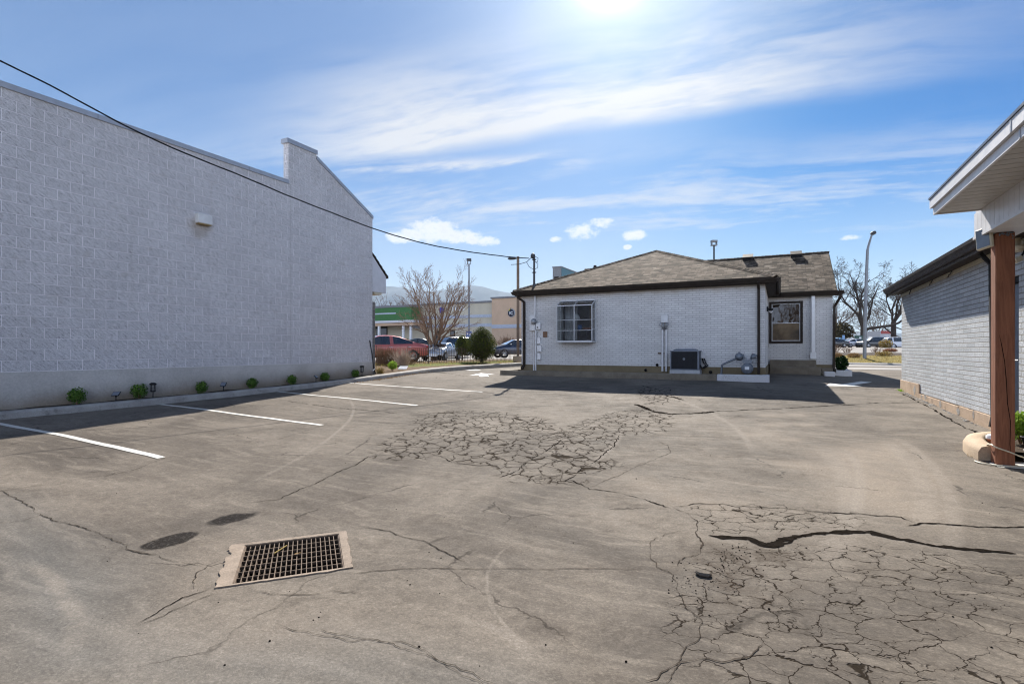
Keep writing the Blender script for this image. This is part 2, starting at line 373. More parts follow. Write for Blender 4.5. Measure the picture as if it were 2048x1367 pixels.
    h=N.m('ADD',N.m('ADD',N.m('MULTIPLY',mid,.6),N.m('MULTIPLY',m2_,.45)),N.m('ADD',N.m('MULTIPLY',fine,.28),N.m('MULTIPLY',grit,.16)))
    h=N.m('SUBTRACT',h,N.m('MULTIPLY',ln,1.3))
    rough=N.m('SUBTRACT',N.remap(mid,.3,.7,.82,.95),N.m('MULTIPLY',wk,.45))
    c=N.mix(1.,c,(ASPK*1.01,ASPK*.965,ASPK*.925),'MULTIPLY')
    N.st(col=c,rough=rough,nrm=N.bump(h,.6,.016),spec=N.m('MULTIPLY',N.m('SUBTRACT',1.,ln),N.m('ADD',.08,N.m('MULTIPLY',wk,-.04))))
    return m
def cmu():
    m,N=newmat('split_face_block'); p,w,run,z=wallco(N)
    w=N.vm('ADD',w,(.03,.404-.0045,0))
    bt=N.n('ShaderNodeTexBrick',{'Vector':w,'Color1':(.565,.548,.555,1),'Color2':(.61,.592,.597,1),'Mortar':(.92,.88,.89,1),'Scale':1.,'Mortar Size':.0058,'Mortar Smooth':.25,'Bias':0.,'Brick Width':.4064,'Row Height':.2032})
    pr=N.comb(run,z)
    a=math.radians(-38); ca,sa=math.cos(a),math.sin(a)
    rx=N.m('ADD',N.m('MULTIPLY',run,ca),N.m('MULTIPLY',z,sa)); ry=N.m('SUBTRACT',N.m('MULTIPLY',z,ca),N.m('MULTIPLY',run,sa))
    st=N.noise(N.comb(N.m('MULTIPLY',rx,9.),N.m('MULTIPLY',ry,38.)),1.,5,.62,.4)
    gr=N.noise(p,46,5,.7); lg=N.noise(p,.7,4,.6); bl=N.noise(p,3.5,3,.6)
    rock=N.m('ADD',N.m('MULTIPLY',st,.55),N.m('MULTIPLY',gr,.45))
    c=N.mix(1.,bt.outputs[0],N.ramp(rock,[(.35,.34),(.44,.82),(.55,1.07),(.67,1.32)]),'MULTIPLY')
    mk=bt.outputs[1]
    c=N.mix(mk,c,N.mix(1.,bt.outputs[0],N.ramp(gr,[(.2,.9),(.8,1.06)]),'MULTIPLY'))
    c=N.mix(1.,c,N.ramp(lg,[(.3,.93),(.7,1.05)]),'MULTIPLY')
    c=N.mix(N.m('MULTIPLY',N.remap(bl,.58,.75),.25),c,(.36,.32,.28))
    # faint vertical water marks, a grimy patch round the lamp
    stk=N.noise(N.comb(N.m('MULTIPLY',run,5.),N.m('MULTIPLY',z,.35)),1.,5,.65)
    c=N.mix(N.m('MULTIPLY',N.remap(stk,.55,.72),.16),c,(.30,.27,.24))
    dl=N.vm('DISTANCE',N.vm('MULTIPLY',p,(0.,1.,1.)),(0.,7.83,2.90))
    c=N.mix(N.m('MULTIPLY',N.remap(N.m('ADD',dl,N.m('MULTIPLY',N.m('SUBTRACT',bl,.5),.3)),.12,.36,1.,0.),.45),c,(.24,.18,.12))
    h=N.m('MULTIPLY',N.m('SUBTRACT',1.,mk),N.m('ADD',.35,rock))
    N.st(col=c,rough=.85,nrm=N.bump(h,.9,.03),spec=.2)
    return m
def footing():
    m,N=newmat('stained_concrete'); p,w,run,z=wallco(N)
    n=N.noise(p,1.6,6,.65); f=N.noise(p,30,4,.6)
    c=N.mix(N.remap(n,.3,.7),(.44,.42,.395),(.54,.515,.485))
    hgt=N.m('ADD',N.m('SUBTRACT',z,N.m('MULTIPLY',run,.028)),N.m('MULTIPLY',N.m('SUBTRACT',N.noise(p,1.1,5,.6),.5),.35))
    dirt=N.remap(hgt,-1.32,-.74,1.,0.)
    c=N.mix(N.m('MULTIPLY',dirt,.88),c,(.21,.16,.105))
    c=N.mix(1.,c,N.ramp(f,[(.3,.88),(.7,1.1)]),'MULTIPLY')
    N.st(col=c,rough=.85,nrm=N.bump(f,.3,.01),spec=.2); return m
def concrete(name,c1,c2,sc_=2.,stain_tone=(.12,.1,.08),amt=.35):
    m,N=newmat(name); p=N.obj(); n=N.noise(p,sc_,6,.65); f=N.noise(p,70,4,.65); k=N.noise(p,5,5,.7)
    c=N.mix(N.remap(n,.3,.7),c1,c2); c=N.mix(N.m('MULTIPLY',N.remap(k,.55,.75),amt),c,stain_tone)
    c=N.mix(1.,c,N.ramp(f,[(.25,.82),(.75,1.14)]),'MULTIPLY')
    N.st(col=c,rough=.85,nrm=N.bump(N.m('ADD',f,k),.4,.012),spec=.25); return m
def shingle():
    m,N=newmat('asphalt_shingle'); uv=N.n('ShaderNodeUVMap').outputs[0]
    wob=N.vm('SCALE',N.vm('SUBTRACT',N.noise(uv,1.5,3,out=1),(.5,.5,.5))); wob.node.inputs[3].default_value=.02
    u2=N.vm('ADD',uv,wob)
    bt=N.n('ShaderNodeTexBrick',{'Vector':u2,'Color1':(0,0,0,1),'Color2':(1,1,1,1),'Mortar':(.1,.1,.1,1),'Scale':1.,'Mortar Size':.010,'Mortar Smooth':.3,'Bias':0.,'Brick Width':.30,'Row Height':.145},offset=.37,offset_frequency=3)
    b2=N.n('ShaderNodeTexBrick',{'Vector':N.vm('ADD',u2,(.11,0,0)),'Color1':(0,0,0,1),'Color2':(1,1,1,1),'Mortar':(.5,.5,.5,1),'Scale':1.,'Mortar Size':.0,'Brick Width':.17,'Row Height':.145},offset=.61,offset_frequency=2)
    t=N.m('ADD',N.m('MULTIPLY',bt.outputs[0],.6),N.m('MULTIPLY',b2.outputs[0],.4))
    c=N.ramp(t,[(0,(.016,.012,.009)),(.25,(.036,.028,.021)),(.5,(.092,.070,.052)),(.75,(.142,.112,.086)),(1,(.215,.178,.14))])
    # thick butt edge line of each course
    v=N.sep(u2)[1]; fr=N.m('FRACT',N.m('DIVIDE',v,.145))
    edge=N.remap(fr,0.,.16,1.,0.)
    c=N.mix(N.m('MULTIPLY',edge,N.m('ADD',.3,N.m('MULTIPLY',t,.6))),c,(.012,.010,.008))
    c=N.mix(1.,c,N.ramp(N.noise(uv,90,3,.6),[(.3,.75),(.7,1.25)]),'MULTIPLY')
    c=N.mix(1.,c,N.ramp(N.noise(uv,.8,4),[(.3,.88),(.7,1.1)]),'MULTIPLY')
    h=N.m('ADD',N.m('SUBTRACT',1.,fr),N.m('MULTIPLY',t,.8))
    N.st(col=c,rough=.95,nrm=N.bump(h,.8,.02),spec=.05); return m
def glass(name,tint=(.02,.025,.03),tr=.5,rough=.02,RF=1.5):
    m=bpy.data.materials.new(name); m.use_nodes=True; nt=m.node_tree; nt.nodes.clear(); N=NT(nt)
    o=N.n('ShaderNodeOutputMaterial'); g=N.n('ShaderNodeBsdfGlossy',{'Color':(.95,.97,1,1),'Roughness':rough}); t=N.n('ShaderNodeBsdfTransparent',{'Color':(.86,.9,.9,1)})
    dk=N.n('ShaderNodeBsdfDiffuse',{'Color':(*tint,1)})
    a=N.n('ShaderNodeMixShader',{0:tr,1:dk.outputs[0],2:t.outputs[0]})
    fr=N.n('ShaderNodeFresnel',{'IOR':1.55}).outputs[0]
    wv=N.bump(N.noise(N.obj(),1.6,2),.06,.05); nt.links.new(wv,g.inputs['Normal'])
    x=N.n('ShaderNodeMixShader',{0:N.m('MULTIPLY',fr,RF,clamp=True),1:a.outputs[0],2:g.outputs[0]})
    nt.links.new(x.outputs[0],o.inputs[0]); return m
def paintwear(name,col,wear=.5,under=(.14,.13,.115)):
    m,N=newmat(name); p=N.obj(); f=N.noise(p,22,6,.7); g=N.noise(p,1.4,4,.6)
    k=N.remap(N.m('ADD',N.m('MULTIPLY',f,.7),N.m('MULTIPLY',g,.3)),.54,.66)
    c=N.mix(N.m('MULTIPLY',k,wear),col,under); c=N.mix(1.,c,N.ramp(N.noise(p,90,3),[(.3,.86),(.7,1.06)]),'MULTIPLY')
    N.st(col=c,rough=.7,spec=.3,nrm=N.bump(f,.3,.008)); return m
def wood(name,c1,c2):
    m,N=newmat(name); p=N.obj(); q=N.vm('MULTIPLY',p,(14,14,1.1)); n=N.noise(q,2.2,6,.65,.8); k=N.noise(p,2.5,4)
    c=N.mix(N.remap(n,.3,.7),c1,c2); c=N.mix(N.m('MULTIPLY',N.remap(k,.6,.75),.4),c,tuple(x*.5 for x in c1))
    N.st(col=c,rough=.75,nrm=N.bump(n,.5,.01),spec=.25); return m
def leafmat(name,cols,rough=.55,tr=.35):
    m=bpy.data.materials.new(name); m.use_nodes=True; nt=m.node_tree; nt.nodes.clear(); N=NT(nt)
    o=N.n('ShaderNodeOutputMaterial'); p=N.obj(); n=N.noise(p,14,4,.7); r=N.n('ShaderNodeNewGeometry').outputs['Random Per Island']
    f=N.m('ADD',N.m('MULTIPLY',n,.5),N.m('MULTIPLY',r,.5)); k=len(cols)-1
    c=N.ramp(f,[(.2+.6*i/k,cc) for i,cc in enumerate(cols)])
    b=N.n('ShaderNodeBsdfPrincipled',{'Base Color':c,'Roughness':.8,'Specular IOR Level':.12}); t=N.n('ShaderNodeBsdfTranslucent',{'Color':c})
    x=N.n('ShaderNodeMixShader',{0:tr,1:b.outputs[0],2:t.outputs[0]}); nt.links.new(x.outputs[0],o.inputs[0]); return m
def soilmat(name,c1,c2,c3):
    m,N=newmat(name); p=N.obj(); n=N.noise(p,4,7,.7); f=N.noise(p,40,4,.7); v=N.n('ShaderNodeTexVoronoi',{'Vector':p,'Scale':38.}).outputs['Color']
    c=N.mix(N.remap(n,.3,.7),c1,c2); c=N.mix(N.m('MULTIPLY',N.remap(N.sep(v)[0],.6,.9),.5),c,c3); c=N.mix(1.,c,N.ramp(f,[(.25,.6),(.75,1.35)]),'MULTIPLY')
    N.st(col=c,rough=.95,nrm=N.bump(N.m('ADD',f,n),.9,.04),spec=.1); return m
def carpaint(name,col,metal=.25,rough=.3):
    m,N=newmat(name); N.st(col=N.mix(N.noise(N.obj(),2,3),tuple(x*.94 for x in col),col),rough=rough,metal=metal,coat=.7); N.b.inputs['Coat Roughness'].default_value=.06; return m
def barkmat(name,c1,c2):
    m,N=newmat(name); p=N.obj(); n=N.noise(N.vm('MULTIPLY',p,(9,9,2)),2,5,.7); N.st(col=N.mix(N.remap(n,.3,.7),c1,c2),rough=.9,spec=.15,nrm=N.bump(n,.6,.03)); return m

M={}
M['asphalt']=asphalt(); M['cmu']=cmu(); M['footing']=footing(); M['shingle']=shingle()
M['seam']=plain('fine_seam',(.055,.046,.038),1.,var=.3,scale=20,spec=0.)
M['crack']=plain('crack_void',(.014,.0115,.0095),1.,var=.4,scale=30,spec=0.)
M['kerb']=concrete('kerb_concrete',(.27,.25,.23),(.36,.34,.31),3,(.12,.11,.10),.6)
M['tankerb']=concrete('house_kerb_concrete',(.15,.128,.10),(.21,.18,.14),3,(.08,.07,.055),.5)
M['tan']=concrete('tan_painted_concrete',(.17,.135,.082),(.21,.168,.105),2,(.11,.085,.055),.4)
M['peach']=concrete('peach_concrete',(.40,.285,.195),(.50,.37,.265),2.2,(.2,.155,.12),.75)
M['collar']=concrete('drain_concrete',(.20,.158,.122),(.29,.23,.18),6,(.10,.08,.062),.85)
M['planter']=concrete('planter_concrete',(.38,.285,.195),(.47,.36,.25),3,(.25,.18,.12),.35)
M['whitekerb']=paintwear('white_kerb_paint',(.58,.58,.60),.6,(.26,.25,.23))
M['line']=paintwear('white_line_paint',(.56,.545,.505),.75)
M['line2']=paintwear('worn_line_paint',(.60,.59,.56),.7)
def hb_top_tone(N,p,run,z,col):  # house brick turns browner and darker towards the wall top
    t=N.m('MULTIPLY',N.remap(N.m('ADD',z,N.m('MULTIPLY',N.m('SUBTRACT',N.noise(p,2.,4),.5),.5)),1.72,2.0),.5)
    return N.mix(t,col,(.42,.34,.25))
M['hbrick']=brickmat('white_painted_brick',(.66,.645,.64),(.73,.72,.71),(.47,.46,.455),.215,.0703,.0062,offz=.54,stain_tone=hb_top_tone,bump=.9,bdist=.010)
def rb_top_tone(N,p,run,z,col):  # grey brick blends to brown near its upper edge
    t=N.m('MULTIPLY',N.remap(N.m('ADD',z,N.m('MULTIPLY',N.m('SUBTRACT',N.noise(p,3.,4),.5),.4)),1.25,1.5),.55)
    return N.mix(t,col,(.30,.25,.20))
M['rbrick']=brickmat('grey_painted_brick',(.42,.44,.465),(.52,.54,.565),(.27,.26,.235),.42,.0806,.008,offz=1.01,stain_tone=rb_top_tone,bump=1.,bdist=.035,grain=45)
M['stone']=brickmat('dark_stone',(.16,.15,.14),(.22,.2,.18),(.1,.1,.1),.3,.12,.01)
M['brown']=plain('dark_brown_metal',(.034,.026,.021),.6,var=.2,spec=.12)
M['eave']=plain('eave_brown_metal',(.040,.032,.030),.5,var=.2,spec=.25)
M['white']=plain('white_trim',(.76,.76,.765),.5,var=.05)
M['alu']=plain('aluminium_frame',(.55,.56,.58),.4,.3,var=.06)
M['offwhite']=plain('painted_box',(.66,.66,.67),.5,var=.08)
M['cream']=plain('cream_metal',(.55,.50,.38),.5,var=.1)
M['coping']=plain('grey_coping_metal',(.36,.38,.42),.42,.3,var=.06)
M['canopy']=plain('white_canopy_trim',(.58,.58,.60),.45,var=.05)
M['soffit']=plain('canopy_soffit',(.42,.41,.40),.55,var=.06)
M['dark']=plain('black_plastic',(.016,.016,.018),.7,spec=.15)
M['roofedge']=plain('dark_roof_membrane',(.03,.04,.06),.35)
M['acgrey']=plain('ac_grey',(.16,.18,.22),.5,.2)
M['acmesh']=plain('ac_coil',(.012,.014,.02),.7,scale=80,var=.6)
M['acpad']=plain('ac_pad',(.42,.43,.45),.8)
M['meter']=plain('meter_grey',(.15,.17,.20),.45,.3)
M['galv']=plain('galvanised_steel',(.30,.31,.33),.45,.6)
M['pole']=plain('pole_grey_steel',(.20,.21,.23),.5,.4)
M['polebrown']=plain('weathered_brown_pole',(.17,.12,.085),.8)
M['poleblack']=plain('black_pole',(.05,.052,.058),.5,.3)
M['rust']=plain('rusty_iron',(.115,.08,.056),.75,.3,var=.35,scale=25)
M['pit']=plain('dark_pit',(.02,.017,.014),.95)
M['cedar']=wood('stained_cedar',(.17,.066,.036),(.26,.105,.056))
M['brownsq']=plain('brown_plate',(.20,.115,.07),.8)
M['wglass']=glass('window_glass',(.015,.017,.02),.75)
M['cglass']=glass('car_glass',(.012,.015,.018),.12,RF=2.6)
M['pane']=glass('reflective_pane',(.03,.022,.015),.0,RF=.8)
M['lowpane']=plain('brown_lower_pane',(.13,.09,.05),.6,var=.5,scale=2.2,spec=.4)  # blotchy brown tone for the lower half of the wing window
M['curtain']=plain('curtain_fabric',(.45,.45,.47),.9)
M['blind']=plain('brown_blind',(.15,.10,.06),.9,var=.3)
M['room']=plain('room_wall',(.10,.085,.07),.9)
M['terra']=plain('terracotta',(.42,.13,.05),.7)
M['blue']=plain('blue_glaze',(.05,.14,.35),.4)
M['boxleaf']=leafmat('boxwood_leaf',[(.035,.075,.016),(.085,.17,.03),(.19,.31,.06)])
M['limeleaf']=leafmat('lime_leaf',[(.10,.20,.02),(.22,.36,.04),(.42,.55,.09)])
M['arbor']=leafmat('arborvitae_leaf',[(.030,.042,.009),(.062,.080,.016),(.15,.155,.03)],tr=.35)
M['dryleaf']=leafmat('dry_leaf',[(.14,.075,.03),(.25,.15,.06),(.35,.24,.11)],tr=.2)
M['drygrass']=leafmat('dry_grass_blade',[(.22,.16,.05),(.38,.28,.10),(.46,.38,.16)],tr=.3)
M['goldleaf']=leafmat('golden_leaf',[(.12,.08,.02),(.26,.18,.05),(.36,.27,.09)])
M['redleaf']=leafmat('rusty_hedge_leaf',[(.13,.05,.025),(.24,.10,.05),(.30,.15,.08)])
M['bark']=barkmat('grey_brown_bark',(.075,.055,.042),(.15,.115,.09))
M['darkbark']=barkmat('dark_bark',(.035,.028,.025),(.08,.062,.052))
M['twig']=barkmat('reddish_twig',(.15,.09,.055),(.25,.16,.105))
M['farbark']=barkmat('distant_twig',(.12,.095,.085),(.19,.155,.14))
M['soil']=soilmat('planting_soil',(.035,.027,.02),(.075,.055,.04),(.14,.10,.065))
M['mulch']=soilmat('bark_mulch',(.07,.045,.03),(.15,.10,.06),(.26,.18,.10))
M['verge']=soilmat('winter_grass',(.16,.13,.035),(.30,.235,.07),(.12,.10,.03))
M['bedsoil']=soilmat('dark_bed',(.035,.028,.024),(.08,.06,.05),(.15,.12,.10))
M['lawn']=soilmat('spring_lawn',(.06,.085,.015),(.14,.15,.03),(.22,.19,.06))
M['road']=concrete('pale_road',(.24,.22,.205),(.30,.28,.26),.6,(.15,.14,.13),.3)
M['farlot']=concrete('distant_lot',(.17,.155,.145),(.22,.205,.19),.2,(.14,.13,.12),.3)
M['tyre']=plain('tyre_rubber',(.015,.015,.016),.8)
M['rim']=plain('alloy_rim',(.50,.51,.53),.35,.7)
M['plastic']=plain('dark_car_trim',(.02,.02,.022),.5)
M['lampglass']=plain('lamp_lens',(.55,.56,.58),.15)
M['taillight']=plain('tail_lens',(.35,.02,.02),.2)
# ================= GROUND =================
def gpoly(px): return [Vector(on_g(*p)[:2]) for p in px]
def inside(p,poly):
    c=False; j=len(poly)-1
    for i in range(len(poly)):
        a,b=poly[i],poly[j]
        if (a.y>p.y)!=(b.y>p.y) and p.x<(b.x-a.x)*(p.y-a.y)/(b.y-a.y)+a.x: c=not c
        j=i
    return c
def pdist(p,poly):
    m=1e9
    for i in range(len(poly)):
        a,b=poly[i],poly[(i+1)%len(poly)]; ab=b-a; t=max(0,min(1,(p-a).dot(ab)/max(1e-9,ab.length_squared)))
        m=min(m,(p-(a+ab*t)).length)
    return m
def soft(p,poly,w): 
    d=pdist(p,poly); d=d if inside(p,poly) else -d
    return sstep(-w,w,d)
CRK=[gpoly(q) for q in (
 [(735,918),(770,880),(850,826),(940,818),(1010,826),(1100,838),(1120,858),(1000,872),(960,890),(900,905),(850,920)],
 [(890,918),(1000,875),(1120,858),(1230,822),(1300,815),(1350,832),(1335,862),(1250,872),(1215,900),(1225,930),(1160,968),(1010,962),(990,930)],
 [(1370,1190),(1395,1125),(1440,1092),(1560,1105),(1700,1082),(1900,1112),(2047,1150),(2047,1366),(1480,1366),(1350,1300)],
 [(1390,1012),(1560,1012),(1720,1030),(1700,1060),(1560,1062),(1420,1064)],
 [(1270,775),(1340,775),(1360,800),(1300,815)])]
WET=gpoly([(278,1100),(300,1080),(345,1062),(380,1056),(398,1060),(390,1072),(350,1088),(310,1100)]),gpoly([(405,1050),(430,1036),(470,1024),(512,1022),(500,1036),(460,1050),(420,1054)])
COOL=gpoly([(0,1000),(240,1150),(230,1250),(420,1310),(700,1300),(1000,1366),(0,1366)])
DUST=[gpoly([(225,1260),(420,1290),(660,1250),(700,1280),(600,1310),(300,1310)]),gpoly([(1250,950),(1340,985),(1500,1000),(1480,1040),(1360,1010)]),gpoly([(1640,900),(1800,880),(1900,960),(1880,1060),(1700,1010)]),gpoly([(395,1175),(430,1090),(470,1080),(440,1170)])]
DARK=[gpoly([(1430,1085),(1600,1090),(1560,1180),(1440,1190),(1380,1150)])]
# drain opening (square, turned 45 degrees to the walls)
dz0=gz(DRAIN.x,DRAIN.y)
dA,dB,dC,dD=[on_g(*p) for p in ((460,1168),(687,1137),(682,1065),(490,1091))]
dc=(dA+dB+dC+dD)/4; e1=((dB-dA)+(dC-dD))/4; e2=((dD-dA)+(dC-dB))/4
e1=Vector((e1.x,e1.y,0)); e2=Vector((e2.x,e2.y,0)); 
e2=e2-e1*(e2.dot(e1)/e1.length_squared)*.6
dc=Vector((dc.x,dc.y,gz(dc.x,dc.y)))
sq=[dc-e1-e2,dc+e1-e2,dc+e1+e2,dc-e1+e2]
pts=[];X0,X1,Y0,Y1=-11.97,9.0,-7.0,36.0
def hole(p,mg=0.):
    r=Vector((p[0],p[1],0))-Vector((dc.x,dc.y,0)); return abs(r.dot(e1)/e1.length_squared)<1+mg and abs(r.dot(e2)/e2.length_squared)<1+mg
y=Y0;rows=[]
while y<Y1+1e-6:
    st=.15 if -1<y<19 else .5
    x=X0
    while x<X1+1e-6:
        if not hole((x,y),.12): pts.append(Vector((x,y)))
        x+=st if -6>-20 else 1
    y+=st
n0=len(pts); pts+= [Vector((p.x,p.y)) for p in sq]; edges=[(n0+i,n0+(i+1)%4) for i in range(4)]
vv,_,ff,_,_,_=delaunay_2d_cdt(pts,edges,[],0,1e-5)
def gn(x,y): 
    b=noise.noise(Vector((x*.7,y*.7,0)))*.012+noise.noise(Vector((x*2.3,y*2.3,4)))*.005
    k=sstep(.3,1.0,math.hypot(x-dc.x,y-dc.y)); return gz(x,y)+b*k
me=bpy.data.meshes.new('parking_lot')
keep=[f for f in ff if not hole((sum(vv[i].x for i in f)/3,sum(vv[i].y for i in f)/3),-.001)]
V3=[(p.x,p.y,gn(p.x,p.y)) for p in vv]
me.from_pydata(V3,[],keep)
def lay(name,fn):
    a=me.attributes.new(name,'FLOAT','POINT'); a.data.foreach_set('value',[fn(p) for p in vv])
def near(p): return -13<p.x<6 and -2<p.y<20
lay('crk',lambda p: max(soft(p,q,.28) for q in CRK) if near(p) else 0.)
lay('wet',lambda p: max(soft(p,q,.10) for q in WET) if -7<p.x<0 and 0<p.y<6 else 0.)
lay('cool',lambda p: soft(p,COOL,.5) if near(p) else 0.)
DUST2=[gpoly(q) for q in ([(1515,828),(1565,828),(1565,834),(1515,834)],[(1575,826),(1612,826),(1612,832),(1575,832)],[(1520,846),(1572,846),(1572,853),(1520,853)],[(1592,846),(1640,846),(1640,852),(1592,852)],[(1488,866),(1560,866),(1560,872),(1488,872)],[(1545,875),(1602,875),(1602,882),(1545,882)],[(1330,990),(1402,990),(1402,1002),(1330,1002)],[(1530,920),(1640,922),(1700,948),(1560,932)])]
lay('dust',lambda p: max([soft(p,q,.35) for q in DUST]+[.8*soft(p,q,.12) for q in DUST2]) if near(p) else 0.)
lay('dark',lambda p: max([soft(p,q,.25) for q in DARK]) if near(p) else 0.)
# ribbons: the wide cracks and seams, traced and laid just above the surface
CR=[ # (pixels, width m, wobble)
 ([(1416,1070),(1440,1073),(1470,1076),(1497,1077),(1512,1084),(1535,1091),(1558,1087),(1572,1075),(1600,1069),(1660,1066),(1700,1063),(1742,1064),(1770,1073),(1815,1081),(1850,1090),(1900,1096),(1960,1103),(2000,1105),(2030,1107)],.066,.8),
 ([(1480,1076),(1500,1080),(1520,1090),(1545,1094),(1565,1084),(1590,1073)],.05,.9),
 ([(1270,808),(1290,815),(1310,823),(1340,827),(1380,827),(1430,823)],.12,.6),
 ([(1430,823),(1480,821),(1560,817),(1640,812),(1700,809),(1760,805),(1840,804)],.035,.8),
 ([(1280,770),(1310,777),(1330,783)],.03,.8),([(1330,790),(1350,795),(1368,800)],.05,.8),
 ([(1100,955),(1140,963),(1180,978),(1240,985),(1290,998),(1345,1014)],.011,.9),
 ([(1345,1014),(1365,1022),(1395,1040),(1400,1062),(1408,1085),(1395,1105),(1360,1120),(1350,1130)],.009,.9),
 ([(1345,1014),(1400,1008),(1450,1010),(1500,1014),(1560,1016),(1640,1022),(1690,1026),(1740,1030),(1800,1036),(1830,1046)],.011,.9),
 ([(1815,1053),(1850,1048),(1880,1048),(1960,1055),(2048,1053),(2100,1052)],.02,.7),
 ([(1300,1095),(1310,1080),(1340,1066),(1380,1058),(1402,1052)],.007,.9),
 ([(1300,1095),(1305,1115),(1325,1135),(1350,1150),(1360,1190),(1372,1215),(1400,1240),(1395,1275),(1370,1310),(1345,1345),(1335,1380)],.006,.9),
 ([(700,1146),(760,1142),(850,1138),(940,1137),(1050,1138),(1200,1138),(1290,1136)],.007,.5),
 ([(712,1050),(780,1062),(850,1085),(900,1108),(935,1125)],.009,.6),
 ([(0,982),(40,1003),(70,1022),(110,1040),(150,1050),(190,1065),(240,1082),(270,1100),(322,1107)],.008,.9),
 ([(0,1047),(40,1042),(75,1030)],.008,.9),([(180,1082),(210,1090),(240,1098),(290,1104)],.007,1.),
 ([(560,1250),(600,1260),(700,1280),(740,1276),(800,1285),(850,1300),(900,1330),(960,1358),(1010,1372)],.005,.7),
 ([(640,1255),(700,1272),(790,1284),(850,1310),(930,1345),(990,1372)],.005,.7),
 ([(-40,990),(0,983),(160,958),(260,942),(330,915),(430,898),(560,878),(650,851)],.006,.5),
 ([(740,912),(700,935),(640,962),(560,998),(505,1007)],.010,.9),
 ([(740,912),(800,908),(860,905),(910,925),(960,930),(1010,928),(1080,925)],.012,.8),
 ([(1180,975),(1240,950),(1290,925),(1340,905),(1336,890),(1310,880)],.006,.6),
 ([(270,1249),(320,1222),(370,1196),(420,1178)],.010,.6),([(275,1252),(330,1232),(385,1202),(440,1183)],.006,.6),
 ([(440,1120),(415,1130),(395,1152),(388,1178)],.007,.9),([(400,1133),(370,1128),(345,1120),(325,1108)],.006,.9),
 ([(500,1180),(560,1192),(620,1190),(665,1180),(720,1182)],.006,.9),
 
 ([(720,842),(770,845),(800,850)],.01,.8),([(560,800),(620,808),(640,812),(700,818),(730,820),(800,826)],.018,.9),
 ([(1290,1366),(1340,1345),(1400,1320),(1440,1322),(1480,1310),(1530,1290)],.008,.9),
 ([(1130,965),(1160,940),(1200,915),(1230,890),(1240,870)],.012,.9),([(1000,955),(1040,935),(1090,905),(1120,880),(1180,860)],.012,.9),
 ([(1590,770),(1660,777),(1760,776),(1800,779)],.03,.9),
 ([(860,742),(930,752),(960,748)],.03,.5),([(1803,786),(1850,810),(1900,838),(1975,877)],.035,.9),
]
vs=list(V3); fs=list(keep); mi=[0]*len(keep)
for px,wd,wob in CR:
    P=[on_g(*q) for q in px]; Q=[]
    for a,b in zip(P,P[1:]):
        n=max(1,int((b-a).length/.02)); n=min(n,200)
        for i in range(n): Q.append(a.lerp(b,i/n))
    Q.append(P[-1]); o=len(vs); L=len(Q); prevn=None
    sd=R.random()*50
    for i,q in enumerate(Q):
        t=(Q[min(i+1,L-1)]-Q[max(i-1,0)]); t.z=0; t.normalize(); nn=Vector((-t.y,t.x,0))
        j=noise.noise(Vector((q.x*3,q.y*3,sd)))*.05*wob+noise.noise(Vector((q.x*11,q.y*11,sd)))*.026*wob+noise.noise(Vector((q.x*34,q.y*34,sd)))*.012*wob
        c=q+nn*j
        tp=min(1,i/4,(L-1-i)/4)*.85+.15
        wj=wd*.36*tp*max(.06,(1+wob*(noise.noise(Vector((q.x*5,q.y*5,sd+9)))*1.5+noise.noise(Vector((q.x*19,q.y*19,sd+3)))*.9+R.uniform(-.35,.35))))
        for s_ in (-1,1):
            p=c+nn*s_*wj*R.uniform(.8,1.2); vs.append((p.x,p.y,gn(p.x,p.y)+.004))
    for i in range(L-1):
        fs.append((o+2*i,o+2*i+2,o+2*i+3,o+2*i+1)); mi.append(1 if wd>.0095 else 2)
atts={a.name:[d.value for d in a.data] for a in me.attributes if a.name in('crk','wet','cool','dust','dark')}
me2=bpy.data.meshes.new('parking_lot'); me2.from_pydata(vs,[],fs); me2.materials.append(M['asphalt']); me2.materials.append(M['crack']); me2.materials.append(M['seam'])
me2.polygons.foreach_set('material_index',mi); me2.polygons.foreach_set('use_smooth',[True]*len(fs))
for k,a in atts.items():
    at=me2.attributes.new(k,'FLOAT','POINT'); at.data.foreach_set('value',a+[0.]*(len(vs)-len(a)))
bm=bmesh.new(); bm.from_mesh(me2)
for f in bm.faces:
    f.normal_update()
    if f.normal.z<0: f.normal_flip()
bm.to_mesh(me2); bm.free()
lot=bpy.data.objects.new('parking_lot',me2); COL.objects.link(lot); struct(lot)
bpy.data.meshes.remove(me)

def decal(name,poly,mat,dz=.006,seg=.25):
    """flat painted marking following the ground; poly = list of xy, convex strip (a,b,c,d)"""
    m=MB(); a,b,c,d=[Vector((p[0],p[1],0)) for p in poly]; n=max(2,int((b-a).length/seg)); w_=2
    g=[[None]*(w_+1) for _ in range(n+1)]
    for i in range(n+1):
        for j in range(w_+1):
            p=a.lerp(b,i/n).lerp(d.lerp(c,i/n),j/w_)
            e=.010*noise.noise(Vector((p.x*5,p.y*5,j*3.)))*(0 if j==1 else 1)
            g[i][j]=(p.x+e*.3,p.y+e,gn(p.x,p.y)+dz)
    v=[q for r in g for q in r]; f=[(i*(w_+1)+j,(i+1)*(w_+1)+j,(i+1)*(w_+1)+j+1,i*(w_+1)+j+1) for i in range(n) for j in range(w_)]
    m.add(v,f); bm=m
    o=m.build(name,mat); 
    return o
def upfix(o):
    me=o.data; bm=bmesh.new(); bm.from_mesh(me)
    for f in bm.faces:
        f.normal_update()
        if f.normal.z<0: f.normal_flip()
    bm.to_mesh(me); bm.free(); return o
